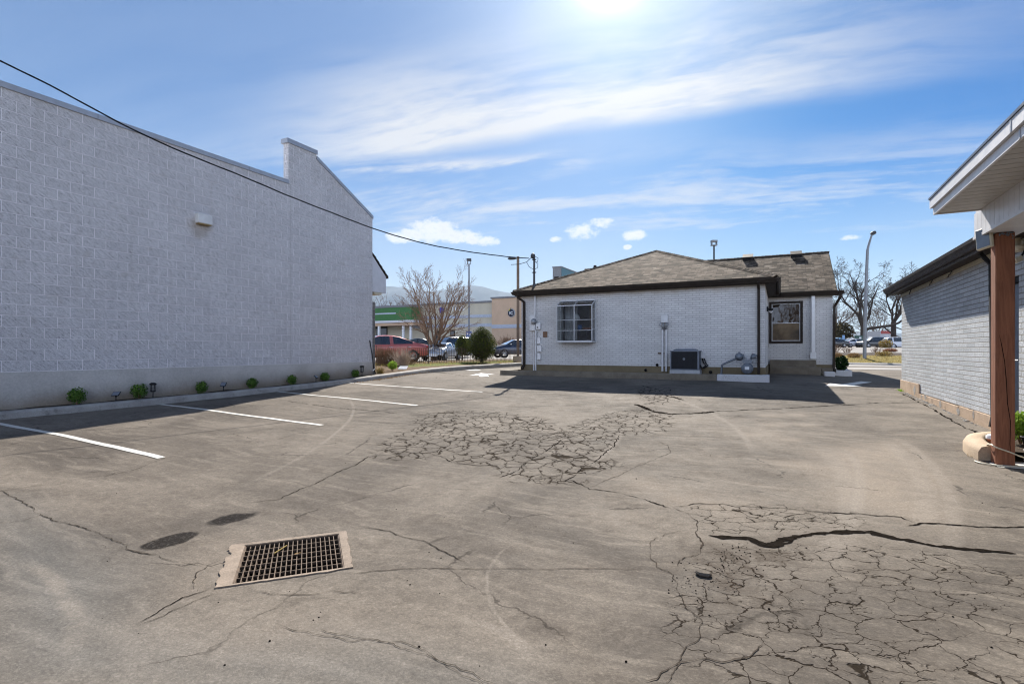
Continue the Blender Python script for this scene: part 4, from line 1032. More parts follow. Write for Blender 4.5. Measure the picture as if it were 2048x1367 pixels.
# gutters, fascia and soffit
def kgut(m,a,b,out,h=.115,z=2.11):
    a=Vector(a);b=Vector(b);o=Vector(out); prof=[(0,0),(0,-h),(.055,-h),(.075,-h*.62),(.105,-h*.35),(.115,0),(.10,0),(.09,-.01),(.02,-.01)]
    poly=[Vector((a.x,a.y,z+q))+o*p for p,q in prof]; m.prism(poly,b-a)
g=MB(); kgut(g,(ex0+.0,ey+.11,0),(ex1,ey+.11,0),(0,-1,0),.13); kgut(g,(ex0+.0,ey+.02,0),(ex0+.0,25.0,0),(-1,0,0)); kgut(g,(ex1-.0,ey+.02,0),(ex1-.0,21.7,0),(1,0,0))
kgut(g,(ex1+.12,gy0+.11,0),(2.02,gy0+.11,0),(0,-1,0),.115,2.095)
g.build('gutter',M['brown'],H)
fs=MB(); fs.box(ex0+.02,ex1-.02,ey+.112,ey+.14,1.955,2.098); fs.box(ex1-.045,ex1-.021,ey+.14,21.9,1.955,2.098); fs.box(ex0+.021,ex0+.045,ey+.14,25,1.955,2.098)
fs.box(ex1+.0,1.98,gy0+.112,gy0+.14,1.945,2.075); fs.build('fascia',M['brown'],H)
so_=MB(); so_.box(ex0+.046,ex1-.046,ey+.141,WY+.1,1.962,1.985); so_.box(HX1-.05,ex1-.046,WY+.1,21.9,1.962,1.985); so_.box(ex0+.046,HX0+.05,WY+.1,25,1.962,1.985); so_.box(HX1,1.97,gy0+.141,22.3,1.952,1.975)
so_.build('soffit',M['brown'],H)
# downspouts
def spout(pts): 
    m=MB(); P_=[Vector(p) for p in pts]; m.tube(P_,.052,4,sm=False); return m.build('downspout',M['brown'],H)
spout([(-8.50,17.17,2.0),(-8.50,17.20,1.90),(-8.36,17.43,1.74),(-8.36,17.43,-.55),(-8.38,17.30,-.70)])
spout([(-.57,17.15,2.0),(-.57,17.18,1.95),(-.57,17.44,1.80),(-.57,17.44,-.50),(-.57,17.40,-.72)])
spout([(1.90,21.85,2.0),(1.90,21.87,1.86),(1.74,22.10,1.55),(1.72,22.12,-.60),(1.74,21.98,-.78)])
# vents
for i,(u,v) in enumerate(((1496,518),(1592,512))):
    d=ray(u,v); a=Vector((0,-(gz_r-gz_e)/(gyr-gy0),1)); p0=Vector((0,gy0,gz_e)); k=a.dot(p0)/a.dot(d); c=d*k
    m=MB(); sl=(gz_r-gz_e)/(gyr-gy0); n=Vector((0,-sl,1)).normalized(); t=Vector((0,1,sl)).normalized(); X=Vector((1,0,0))
    m.obox(c+n*.07,X*.2,t*.19,n*.08); m.build('roof_vent',M['dark'],H,bevel=.012)
    m=MB(); m.obox(c+n*.157,X*.215,t*.20,n*.006); m.build('vent_cap',M['brown'],H)
d=at_d(1190,540,27.4); m=MB(); m.tube([d-Vector((0,0,.5)),d+Vector((0,0,.16))],.05,10); m.lathe(d+Vector((0,0,.1)),[(.05,0),(.085,.02),(.085,.12),(.03,.16),(.001,.165)],10); m.build('vent_pipe',M['dark'],H)
d=at_d(1411,527,26.5); MB().box(d.x-.2,d.x+.2,d.y-.1,d.y+.1,d.z-.3,d.z+.12).build('roof_hatch',M['white'],H,bevel=.01)
# ---------- garden window (greenhouse bay) ----------
gw=MB(); yo=WY-.40; zt=1.52
def bar(a,b,r=.018): gw.tube([a,b],r,4,sm=False)
for x in (gx0,(gx0+gx1)/2,gx1):
    bar((x,yo,gz0_),(x,yo,zt)); bar((x,yo,zt),(x,WY-.02,gz1_))
for z in (gz0_,zt): bar((gx0,yo,z),(gx1,yo,z),.022)
for z in (.66,1.02): bar((gx0,yo,z),(gx1,yo,z),.009)
for x in (gx0,gx1):
    bar((x,WY-.02,gz0_),(x,WY-.02,gz1_),.028)
    for z in (gz0_,.70,1.06,1.38): bar((x,yo,z),(x,WY-.02,z),.011)
bar((gx0-.02,WY-.02,gz1_),(gx1+.02,WY-.02,gz1_),.026); bar((gx0,WY-.02,gz0_),(gx1,WY-.02,gz0_),.026)
gw.box(gx0-.02,gx1+.02,yo-.02,WY-.03,gz0_-.05,gz0_-.022)
win=gw.build('window',M['alu'],H)
gl=MB(); i_=.012
gl.quad((gx0,yo+i_,gz0_),(gx1,yo+i_,gz0_),(gx1,yo+i_,zt),(gx0,yo+i_,zt)); gl.quad((gx0,yo+i_,zt),(gx1,yo+i_,zt),(gx1,WY,gz1_),(gx0,WY,gz1_))
for x in (gx0+.004,gx1-.004): gl.add([(x,yo,gz0_),(x,WY,gz0_),(x,WY,gz1_),(x,yo,zt)],[(0,1,2,3)])
gl.build('pane',M['wglass'],win)
sh=MB(); 
for z in (.68,1.03): sh.box(gx0+.03,gx1-.03,yo+.03,WY-.05,z,z+.006)
sh.build('shelf',M['alu'],win)
pt=thing('white_vase','white cone-shaped ornament on the upper shelf of the garden window','ornament',(-6.28,WY-.2,1.038)); MB().lathe((-6.28,WY-.2,1.037),[(.09,0),(.13,.02),(.09,.13),(.03,.20),(.001,.205)],14).build('body',M['white'],pt)
pt=thing('blue_bowl','blue round ornament hanging low in the garden window','ornament',(-6.16,WY-.22,.688)); MB().lathe((-6.16,WY-.22,.688),[(.03,0),(.075,.05),(.085,.10),(.06,.16),(.05,.165)],14).build('body',M['blue'],pt)
pt=thing('wooden_box','small orange-brown wooden box on the lower shelf of the garden window','box',(-5.88,WY-.2,.688)); b=MB(); b.box(-6.0,-5.75,WY-.3,WY-.12,.688,.76); b.build('case',M['cedar'],pt,bevel=.008)
# wing window
f=MB(); o=.085
f.box(w0-o,w0,22.15,22.24,q0-.06,q1+.07); f.box(w1_,w1_+o,22.15,22.24,q0-.06,q1+.07); f.box(w0,w1_,22.15,22.24,q1,q1+.07); f.box(w0,w1_,22.15,22.24,q0-.06,q0+.02)
w2=f.build('window',M['brown'],H)
f=MB()
for a,b in (((w0+.02,q0+.04),(w1_-.02,q0+.04)),((w0+.02,q1-.02),(w1_-.02,q1-.02)),((w0+.02,(q0+q1)/2-.02),(w1_-.02,(q0+q1)/2-.02)),((w0+.012,q0+.02),(w0+.012,q1)),((w1_-.012,q0+.02),(w1_-.012,q1))):
    f.tube([(a[0],22.25,a[1]),(b[0],22.25,b[1])],.016,4,sm=False)
f.build('sash',M['alu'],w2)
qm=(q0+q1)/2-.02; gl=MB(); gl.quad((w0,22.27,qm),(w1_,22.27,qm),(w1_,22.27,q1),(w0,22.27,q1)); gl.build('pane',M['pane'],w2)
gl=MB(); gl.quad((w0,22.262,q0),(w1_,22.262,q0),(w1_,22.262,qm),(w0,22.262,qm)); gl.build('lower_pane',M['lowpane'],w2)
# porch
MB().box(1.02,1.13,21.98,22.168,-.10,1.95).build('porch_column',M['white'],H,bevel=.004)
MB().box(.98,1.17,21.96,22.166,-.33,-.105).build('column_base',M['white'],H,bevel=.004)
st=MB(); st.box(HX1+.06,1.16,21.82,22.166,-1.05,-.375); st.box(HX1+.06,1.30,21.55,21.817,-1.05,-.62); st.build('porch_step',M['tankerb'],H,bevel=.015)
MB().box(1.32,1.66,21.75,22.166,-1.05,-.66).build('porch_kerb',M['tankerb'],H,bevel=.015)

# ---------- kerb bed in front of the house ----------
k=MB(); ky=16.75
k.box(-9.0,-1.68,ky,ky+.2,-1.1,-.735); k.box(-9.0,-8.8,ky+.2,23.5,-1.1,-.735)
struct(k.build('house_kerb',M['tankerb'],bevel=.03,seg=2))
k=MB(); k.box(-1.678,-.27,ky-.01,ky+.2,-1.1,-.73); k.box(-.47,-.27,ky+.2,17.3,-1.1,-.732); struct(k.build('white_kerb',M['whitekerb'],bevel=.03,seg=2))
k=MB(); k.box(1.38,1.70,21.38,21.70,-1.1,-.765); struct(k.build('white_kerb',M['whitekerb'],bevel=.02))
k=MB(); k.box(2.02,2.28,22.1,25.2,-1.1,-.735); k.box(1.72,2.02,22.1,22.28,-1.1,-.737); struct(k.build('white_kerb',M['whitekerb'],bevel=.02))
s=MB(); s.box(-8.8,-.47,ky+.2,WY-.025,-1.1,-.765); struct(s.build('house_bed',M['bedsoil']))

# ---------- service mast, meters, pipes ----------
ms=thing('service_mast','slim dark metal service mast with a weatherhead, standing on the hip roof','mast',(-8.04,17.62,2.2))
mx,my=-8.04,17.62
m=MB(); m.tube([(mx,my,2.15),(mx,my,3.40)],[.042,.036],10); m.tube([(mx,my,2.18),(mx,my,2.42)],[.08,.045],10); m.build('pipe',M['poleblack'],ms)
m=MB(); m.lathe((mx-.05,my,3.42),[(.03,-.08),(.075,-.05),(.09,.02),(.075,.08),(.03,.115),(.001,.12)],12); m.tube([(mx,my,3.36),(mx-.05,my,3.42)],.045,8); m.build('weatherhead',M['poleblack'],ms)
m=MB()
for z in (2.83,3.30): m=MB(); m.lathe((mx,my,z),[(.03,-.02),(.062,-.02),(.062,.02),(.03,.02)],10); m.tube([(mx-.09,my,z),(mx+.09,my,z)],.012,5); m.build('clamp',M['poleblack'],ms)
m=MB(); m.tube([(mx-.05,my,3.44),(mx-.30,my,3.24),(mx-.6,my,3.18),(mx-.95,my-.0,3.19)],.012,5); m.tube([(mx+.03,my,3.42),(mx+.16,my,3.34),(mx+.13,my,3.2),(mx+.02,my,3.22)],.010,5); m.tube([(mx+.03,my,3.24),(mx+.15,my,3.14),(mx+.14,my,3.0),(mx+.0,my,2.93),(mx-.2,my,3.05),(mx-.3,my,3.22)],.010,5); m.build('loose_wire',M['dark'],ms)
def box_on_wall(name,lb,cat,px,dep,mat,yw=WY):
    (u0,v0,u1,v1)=px; a=on_y(u0,v0,yw); b=on_y(u1,v1,yw); t=thing(name,lb,cat,((a.x+b.x)/2,yw,b.z)); m=MB(); m.box(a.x,b.x,yw-dep,yw-.002,b.z,a.z); m.build('case',mat,t,bevel=.008); return t,a,b
t,a,b=box_on_wall('electric_meter','white painted electric meter box with a round glass meter on the white brick wall','electric meter',(1062,632,1073,661),.14,M['offwhite'])
c=on_y(1067,643,WY-.16); m=MB(); m.lathe((c.x,WY-.12,c.z),[(.105,0),(.105,.05),(.085,.10),(.05,.115),(.001,.118)],16,axis=(0,-1,0)); m.build('meter_dial',M['galv'],t)
m=MB(); m.lathe((c.x,WY-.13,c.z),[(.112,0),(.112,.03),(.10,.04)],16,axis=(0,-1,0)); m.build('meter_ring',M['meter'],t)
m=MB(); m.tube([(c.x+.01,WY-.05,1.95),(c.x+.01,WY-.05,1.25)],.035,8); m.tube([(c.x+.03,WY-.05,.72),(c.x+.03,WY-.05,-.75)],.035,8); m.tube([(c.x-.05,WY-.05,.72),(c.x-.05,WY-.05,-.75)],.018,6); m.build('conduit',M['offwhite'],t)
t,a,b=box_on_wall('utility_box','white utility box with a black dot, right of the electric meter','utility box',(1074,646,1083,658.5),.12,M['white'])
m=MB(); m.lathe(((a.x*.6+b.x*.4),WY-.12,b.z+.07),[(.025,0),(.025,.012),(.001,.014)],10,axis=(0,-1,0)); m.build('knockout',M['dark'],t)
box_on_wall('wall_plate','square brown plate on the white brick wall, left of the garden window','wall plate',(1086.5,663,1095,674),.03,M['brownsq'])
m=MB(); cx=on_y(1074.5,690,WY).x
box_on_wall('utility_box','upper of three small white boxes stacked on the white brick wall','utility box',(1076,675,1082.3,687),.08,M['white'])
box_on_wall('utility_box','middle and widest of three small white boxes stacked on the white brick wall','utility box',(1076.5,690.5,1084.5,702.5),.10,M['white'])
box_on_wall('utility_box','lowest of three small white boxes stacked on the white brick wall','utility box',(1076,706,1082.3,719),.08,M['white'])
m.tube([(cx,WY-.03,.75),(cx,WY-.03,-.38)],.012,6); m.tube([(cx,WY-.03,-.36),(cx+.12,WY-.03,-.36)],.012,6); tag(m.build('wall_wire',M['offwhite']),'thin painted wire running down beside the three small white boxes','wire')
t,a,b=box_on_wall('junction_box','white electrical junction box above two white pipes on the brick wall','junction box',(1323.5,629.5,1337,645),.14,M['offwhite'])
m=MB(); cx=(a.x+b.x)/2
for dx_ in (-.07,.05): m.tube([(cx+dx_,WY-.07,b.z-.18),(cx+dx_,WY-.07,-.70)],.034,8)
m.build('conduit',M['offwhite'],t)
m=MB()
for dx_ in (-.11,-.03,.05,.10): m.tube([(cx+dx_,WY-.10,b.z+.01),(cx+dx_*1.3,WY-.15,b.z-.07),(cx+dx_*.4,WY-.12,b.z-.16),(cx+dx_*.8,WY-.09,b.z-.22)],.022,6)
m.build('fitting',M['galv'],t)
m=MB(); zc=on_y(1330,706,WY).z; m.box(cx-.22,cx-.02,WY-.06,WY-.03,zc-.025,zc+.025); m.build('strap',M['rust'],t)
for (u,v,lb) in ((1314,728.5,'upper of two small dark outlets low on the house wall'),(1291,739,'small dark spotlight on the tan foundation band')):
    d=on_y(u,v,WY-.03); t=thing('wall_spotlight',lb,'spotlight',d); m=MB(); m.lathe(d,[(.001,-.0),(.03,0),(.045,.03),(.045,.07),(.03,.08)],10,axis=(.3,-1,-.2)); m.build('head',M['dark'],t); m=MB(); m.tube([d,d+Vector((0,.02,-.07))],.012,5); m.build('stem',M['dark'],t)
d=on_y(1422,744,WY-.03); t=thing('wall_spotlight','small round dark spotlight on the foundation right of the air conditioner','spotlight',d); MB().lathe(d,[(.001,0),(.035,0),(.05,.03),(.05,.06),(.03,.07)],10,axis=(-.2,-1,.1)).build('head',M['dark'],t)
MB().tube([d,d+Vector((0,.02,-.06))],.012,5).build('stem',M['dark'],t)
# security light on the side wall
d=Vector((HX1,19.6,1.35)); t=thing('security_light','twin-head black and white security light on the side wall left of the brown-framed window','security light',d)
MB().box(HX1+.002,HX1+.05,19.52,19.68,1.28,1.44).build('base',M['dark'],t,bevel=.008)
m=MB(); m.lathe((HX1+.06,19.55,1.36),[(.02,0),(.05,.04),(.05,.14),(.03,.15)],10,axis=(1,-.8,-.35)); m.build('lamp_head',M['dark'],t)
m=MB(); m.lathe((HX1+.06,19.64,1.32),[(.02,0),(.05,.04),(.05,.13),(.03,.14)],10,axis=(1,-.3,-.6)); m.build('lamp_head',M['white'],t)
# ---------- air conditioner ----------
ac=thing('air_conditioner','dark grey outdoor air conditioner unit on a white pad by the brick wall','air conditioner',(-2.63,17.2,-.74))
x0,x1,y0,y1,z0,z1=-3.07,-2.20,16.985,17.44,-.63,-.06
MB().box(x0-.02,x1+.02,y0-.0,y1+.02,-.765,z0-.002).build('pad',M['acpad'],ac,bevel=.01)
m=MB(); 
for a,b in ((x0,x0+.035),(x1-.06,x1)):
    for c,dd in ((y0,y0+.035),(y1-.035,y1)): m.box(a,b,c,dd,z0+.03,z1)
m.box(x0,x1,y0,y1,z0,z0+.03); m.box(x0-.012,x1+.012,y0-.012,y1+.012,z1,z1+.035); m.build('cabinet',M['acgrey'],ac,bevel=.006)
m=MB(); m.box(x0+.02,x1-.04,y0+.015,y1-.015,z0+.03,z1)
m.build('coil',M['acmesh'],ac)
m=MB()
for i in range(16): z=z0+.05+i*.031; m.box(x0+.035,x1-.06,y0+.004,y0+.010,z,z+.007)
for i in range(22): x=x0+.05+i*.036; m.box(x,x+.005,y0+.0105,y0+.0145,z0+.03,z1)
m.build('grille',M['dark'],ac)
m=MB(); cx=(x0+x1)/2-.02; 
m.add([(x0+.06,y0+.03,z1+.036),(x1-.06,y0+.03,z1+.036),(x1-.06,y1-.03,z1+.036),(x0+.06,y1-.03,z1+.036),(x0+.16,y0+.10,z1+.09),(x1-.16,y0+.10,z1+.09),(x1-.16,y1-.10,z1+.09),(x0+.16,y1-.10,z1+.09)],[(0,1,5,4),(1,2,6,5),(2,3,7,6),(3,0,4,7),(4,5,6,7)]); m.build('fan_cover',M['acgrey'],ac)
m=MB(); m.lathe((cx,y0-.0,z0+.34),[(.001,.006),(.02,.006),(.036,.004),(.04,0)],14,axis=(0,-1,0)); m.build('badge',M['meter'],ac)
a=on_y(1402,704,WY); b=on_y(1410,716,WY); t=thing('disconnect_box','white electrical disconnect box on the wall right of the air conditioner','utility box',(a.x,WY,b.z)); m=MB(); m.box(a.x,b.x,WY-.10,WY-.002,b.z,a.z); m.build('case',M['offwhite'],t,bevel=.008)
m=MB()
for s in (0,.06): m.tube([(a.x+.04+s,WY-.06,b.z),(a.x+.09+s,WY-.08,b.z-.15),(a.x+.16+s,WY-.10,b.z-.22),(a.x+.05+s,WY-.14,b.z-.30),(x1-.01,WY-.2,b.z-.22-s)],.018,6)
m.build('hose',M['dark'],t)
# ---------- gas meter ----------
gm=thing('gas_meter','grey gas meter with pipes on the white brick wall beside the downspout','gas meter',(-.85,17.15,-.72))
c=Vector((-.87,17.16,-.56)); m=MB(); m.lathe(c+Vector((0,-.10,0)),[(.001,0),(.14,.0),(.165,.03),(.165,.10),(.17,.11),(.165,.12),(.165,.2),(.14,.23),(.001,.235)],18,axis=(0,1,0)); m.build('meter_body',M['meter'],gm)
m=MB(); m.box(c.x-.06,c.x+.06,c.y-.135,c.y-.103,c.z-.03,c.z+.06); m.build('index_window',M['white'],gm,bevel=.005)
m=MB(); m.box(c.x-.13,c.x+.13,c.y-.06,c.y+.09,c.z+.16,c.z+.27); m.tube([(c.x-.1,c.y,c.z+.26),(c.x-.1,c.y,c.z+.40),(c.x-.28,c.y,c.z+.42),(c.x-.28,c.y,c.z+.30)],.03,8); m.tube([(c.x+.1,c.y,c.z+.26),(c.x+.12,c.y,c.z+.38),(c.x+.22,c.y,c.z+.38),(c.x+.24,c.y+.3,c.z+.38)],.03,8)
m.tube([(c.x-.30,c.y,c.z+.30),(c.x-.55,c.y,c.z+.18),(c.x-.70,c.y,c.z+.10),(c.x-.72,c.y,c.z-.2)],.03,8); m.build('pipework',M['meter'],gm)
m=MB(); m.lathe((c.x-.22,c.y-.02,c.z+.36),[(.001,-.1),(.09,-.09),(.12,-.02),(.12,.02),(.09,.07),(.04,.09),(.04,.13),(.001,.135)],14,axis=(0,-.5,1)); m.build('regulator',M['meter'],gm); m=MB(); m.lathe((c.x+.17,c.y-.02,c.z+.36),[(.001,-.07),(.07,-.06),(.08,0),(.05,.07),(.001,.08)],12,axis=(0,-.3,1)); m.build('regulator',M['meter'],gm)
m=MB(); m.tube([(c.x-.05,c.y-.08,c.z+.42),(c.x+.03,c.y-.1,c.z+.26)],.012,5); m.build('vent_tube',M['alu'],gm)
# corner shrub
d=at_d(1683,737,20.0); z=-.80; sh=thing('broadleaf_shrub','dark green broad-leaved shrub at the far corner of the house by the white kerb','shrub',(1.98,22.35,-.8))
f=MB(); leafcloud(f,(1.99,22.5,-.50),.22,.32,.27,420,.10,5,inner=.3); f.build('foliage',leafmat('dark_broad_leaf',[(.008,.02,.006),(.018,.045,.012),(.04,.085,.02)]),sh)
# ================= RIGHT BRICK BUILDING =================
B2=thing('brick_building','low grey-painted brick building with dark brown eaves and a peach footing','building',(2.9,12,-1.2))
RX=2.9; RY1=17.3; dy0,dy1,dzt=9.53,10.27,1.02
wl=MB(); wl.box(RX,RX+.2,-4,dy0,-1.01,1.50); wl.box(RX,RX+.2,dy0,dy1,dzt,1.50); wl.box(RX,RX+.2,dy1,15.2,-1.01,1.50); wl.box(RX,RX+.2,15.2,RY1,-.80,1.50)
wl.box(RX+.2,9,RY1-.2,RY1,-.80,1.50); wl.prism([(RX,RY1-.2,1.502),(9,RY1-.2,1.502),(9,RY1-.2,3.4)],(0,.2,0)); wl.build('wall',M['rbrick'],B2)
rr=random.Random(3)
def footpiece(y0,y1,zt):
    n=max(2,int((y1-y0)/.12)); top=[(RX-.03,y0+(y1-y0)*i/n,zt-(.0 if i in(0,n) else abs(rr.gauss(0,.006)))) for i in range(n+1)]
    fd=MB(); fd.prism([(RX-.03,y0,-1.5)]+top+[(RX-.03,y1,-1.5)],(.3,0,0)); fd.build('foundation_block',M['peach'],B2)
yy=-4.0
segs=[-4,-2,0,2,4.2,6.4,8.3,9.53,10.27,11.25,12.12,12.18,13.3,13.36,14.4,15.19]
for a,b in zip(segs,segs[1:]):
    if (a,b)==(9.53,10.27): continue
    if b-a<.1: continue
    footpiece(a+.0025,b-.0025,-1.012-rr.uniform(0,.03)*(rr.random()<.5))
footpiece(15.2,RY1,-.802)
# spalled hollows
for (y,z,w_,h_) in ((13.33,-1.08,.10,.10),(12.15,-1.10,.12,.09),(14.55,-1.05,.16,.06),(11.3,-1.09,.05,.12),(15.6,-.97,.16,.16),(14.9,-1.06,.1,.05)):
    pts=[(RX-.033,y+math.cos(q)*w_*rr.uniform(.5,1),z+math.sin(q)*h_*rr.uniform(.5,1)) for q in [i*.7 for i in range(9)]]; MB().add(pts,[tuple(range(8,-1,-1))]).build('spall',M['kerb'],B2)
gr=MB(); kgut(gr,(2.62,-4,0),(2.62,17.5,0),(-1,0,0),.13,1.635)
gr.build('gutter',M['eave'],B2)
fs=MB(); fs.box(2.622,2.65,-4,17.5,1.455,1.62); fs.build('fascia',M['eave'],B2)
sf=MB()
for i in range(108): sf.box(2.651,RX-.001,-3.95+i*.198,-3.95+i*.198+.190,1.478,1.49)
sf.build('soffit',M['brown'],B2)
tr=MB(); tr.box(RX-.022,RX-.002,-4,RY1,1.405,1.476); tr.build('frieze',M['cream'],B2)
rf=MB(); SL_O=(2.60,0,1.65); slope(rf,[(2.60,-4,1.65),(2.60,17.52,1.65),(9,17.52,3.7),(9,-4,3.7)],(0,1,0)); rf.build('roof',M['shingle'],B2)
rk=MB(); rk.prism([(2.60,17.522,1.60),(9,17.522,3.65),(9,17.522,3.47),(2.60,17.522,1.44)],(0,.025,0)); rk.build('rake_board',M['eave'],B2)
m=MB(); m.tube([(2.70,10.33,1.46),(2.83,10.33,1.28),(2.855,10.33,-1.0),(2.83,10.33,-1.16)],.038,4,sm=False); m.build('downspout',M['dark'],B2)
dr=MB(); dr.box(RX+.08,RX+.12,dy0+.09,dy1-.09,-1.14,dzt-.09); do=dr.build('door',M['acgrey'],B2)
m=MB(); m.box(RX+.03,RX+.15,dy0,dy0+.088,-1.16,dzt); m.box(RX+.03,RX+.15,dy1-.088,dy1,-1.16,dzt); m.box(RX+.03,RX+.15,dy0+.088,dy1-.088,dzt-.088,dzt); m.build('frame',M['dark'],do)
m=MB(); m.tube([(RX+.05,dy0+.17,-.15),(RX+.05,dy0+.28,-.15)],.014,6); m.build('handle',M['galv'],do)
for (y,z,lb_) in ((16.0,1.46,'farthest'),(12.6,1.46,'nearest'),(14.0,1.455,'middle')): m=MB(); m.tube([(RX-.06,y-.2,z-.0),(RX-.05,y,z-.05),(RX-.03,y+.14,z-.03),(RX-.02,y+.25,z-.07)],.008,5); tag(m.build('eave_wire',M['dark']),lb_+' of three short loose black wires under the eave of the grey brick building','wire','loose wires under the eave')
# weeds at the footing
m=MB(); rr=random.Random(8)
for i in range(60):
    y=rr.gauss(16.9,.10); x=RX-.06-abs(rr.gauss(0,.04)); z=gz(x,y); a=Vector((rr.gauss(0,.5),rr.gauss(0,.5),1)).normalized(); s=Vector((rr.gauss(0,1),rr.gauss(0,1),0)).normalized()*.008; h=rr.uniform(.03,.08)
    m.add([Vector((x,y,z))-s,Vector((x,y,z))+s,Vector((x,y,z))+a*h],[(0,1,2)])
struct(m.build('weeds',M['limeleaf']),'stuff','tuft of yellow-green weeds at the far foot of the grey brick wall')
m=MB()
for i in range(70):
    y=rr.uniform(10.8,16.6); x=RX-.05-abs(rr.gauss(0,.05)); z=gz(x,y); s=rr.uniform(.008,.035); m.lathe((x,y,z-.004),[(s,0),(s*.9,s*.5),(s*.3,s*.8),(.001,s*.82)],6,sm=False)
struct(m.build('rubble',M['kerb']),'stuff','crumbs of broken concrete along the foot of the grey brick wall')

# ================= CANOPY =================
C=thing('porch_canopy','white boarded porch canopy with stepped fascia, over a reddish-brown timber post','canopy',(2.28,7.8,-1.25))
cy0,cy1=1.0,7.84
f=MB(); f.box(1.585,1.612,cy0,cy1,1.672,1.775); f.box(1.613,3.2,cy1-.03,cy1-.002,1.672,1.775); f.build('fascia',M['canopy'],C)
f=MB(); f.box(1.613,1.635,cy0,cy1-.031,1.588,1.671); f.box(1.636,3.2,cy1-.056,cy1-.032,1.588,1.671); f.build('fascia',M['canopy'],C)
f=MB(); f.box(1.575,3.2,cy0,cy1+.012,1.776,1.80); f.build('roof',M['roofedge'],C)
f=MB()
for yy in (3.1,5.35): f.box(1.580,1.5845,yy,yy+.02,1.673,1.774); f.box(1.609,1.6125,yy-.08,yy-.06,1.59,1.67)
f.build('fascia_joint',M['coping'],C)
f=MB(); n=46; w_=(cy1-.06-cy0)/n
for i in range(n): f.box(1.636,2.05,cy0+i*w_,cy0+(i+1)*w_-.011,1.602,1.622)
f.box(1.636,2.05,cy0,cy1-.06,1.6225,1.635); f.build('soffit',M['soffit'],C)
f=MB(); n=53; w_=(8.05-cy0)/n
for i in range(n): f.box(2.05,2.064,cy0+i*w_+.004,cy0+(i+1)*w_-.004,1.335,1.6015)
for i in range(3): f.box(2.066+i*.115,2.066+i*.115+.108,8.052,8.064,1.335,1.6015)
f.build('boarding',M['canopy'],C)
f=MB(); f.box(2.0645,2.42,cy0,8.05,1.338,1.70); f.box(2.042,2.07,cy0,8.068,1.300,1.334); f.box(2.071,2.42,cy0,8.066,1.312,1.3365); f.build('beam',M['canopy'],C)
po=MB(); px0,px1,py0,py1=2.155,2.322,7.725,7.89
po.box(px0,px1,py0,py1,-1.32,1.311); po.build('post',M['cedar'],C,bevel=.012)
ck=MB(); pts=[(px0+.085,py0-.002,-.35),(px0+.10,py0-.002,-.05),(px0+.125,py0-.002,.2)]
pp=[(px0+.030,.42),(px0+.05,.30),(px0+.075,.12),(px0+.09,-.1),(px0+.10,-.35),(px0+.125,-.55),(px0+.12,-.8),(px0+.128,-1.15)]
pp=[(x,z-.25 if z>-.9 else z) for x,z in pp]
ck.add([(x-(.0035 if 0<i<7 else .0005),py0-.003,z) for i,(x,z) in enumerate(pp)]+[(x+(.0035 if 0<i<7 else .0005),py0-.003,z) for i,(x,z) in enumerate(pp)],[(i,i+8,i+9,i+1) for i in range(7)])
upc=ck.build('crack',M['crack'],C)
m=MB(); rr=random.Random(2)
for i in range(40):
    c=Vector((px0+.03+rr.random()*.12,py0-.002,1.305-abs(rr.gauss(0,.022)))); s_=rr.uniform(.3,.62); m.lathe(c,[(.012*s_,-.01*s_),(.018*s_,0),(.010*s_,.010*s_),(.001,.012*s_)],6,axis=(rr.gauss(0,.5),-1,rr.gauss(0,.5)))
m.build('mortar_lump',M['meter'],C)
# flood light
fl=thing('flood_light','cream-framed square flood light fixed to the top of the timber post','flood light',(2.08,7.80,1.25))
c=on_x(1969,477,2.07); n=Vector((-.80,-.55,.10)).normalized(); sx=Vector((-n.y,n.x,0)).normalized(); sz=n.cross(sx); 
if sz.z<0: sz=-sz
tl=Matrix.Rotation(.16,3,n); sx=tl@sx; sz=tl@sz
m=MB(); m.obox(c,sx*.085,sz*.120,n*.022); m.build('housing',M['cream'],fl,bevel=.008)
m=MB(); m.obox(c+n*.0235,sx*.072,sz*.106,n*.002); m.build('lens',plain('flood_lens',(.16,.18,.21),.08,spec=.9),fl)
m=MB(); m.tube([c-n*.02-sz*.05,c-n*.05-sz*.06,(px0-.002,py0+.08,c.z-.03)],.009,6); m.tube([c-n*.02+sz*.05,c-n*.06+sz*.05,(px0-.002,py0+.08,c.z+.05)],.009,6); m.lathe((px0-.02,py0+.08,c.z+.02),[(.001,-.05),(.022,-.045),(.022,.045),(.001,.05)],10); m.build('bracket',M['cream'],fl)
# junction disc and camera under the eave
c=at_d(2035,499,7.0); t=thing('eave_lamp','round tan ceiling lamp under the dark eave, right of the timber post','lamp',c); m=MB(); m.lathe(c,[(.001,-.03),(.05,-.03),(.075,-.01),(.08,.02),(.08,.05),(.03,.06),(.03,.16)],18); m.build('dome',M['cream'],t)
c=at_d(2034,519,6.9); t=thing('security_camera','small cream box security camera below the round lamp, right of the timber post','camera',c)
d_=Vector((-.75,-.5,-.38)).normalized(); sx=Vector((-d_.y,d_.x,0)).normalized(); sz=d_.cross(sx)
m=MB(); m.obox(c,d_*.06,sx*.035,sz*.035); m.build('housing',M['cream'],t,bevel=.008); m=MB(); m.lathe(c+d_*.06,[(.026,0),(.026,.004),(.001,.005)],12,axis=d_); m.build('lens',M['dark'],t); m=MB(); m.tube([c,c+Vector((.06,.02,.06)),c+Vector((.09,.02,.14))],.012,6); m.build('arm',M['dark'],t)
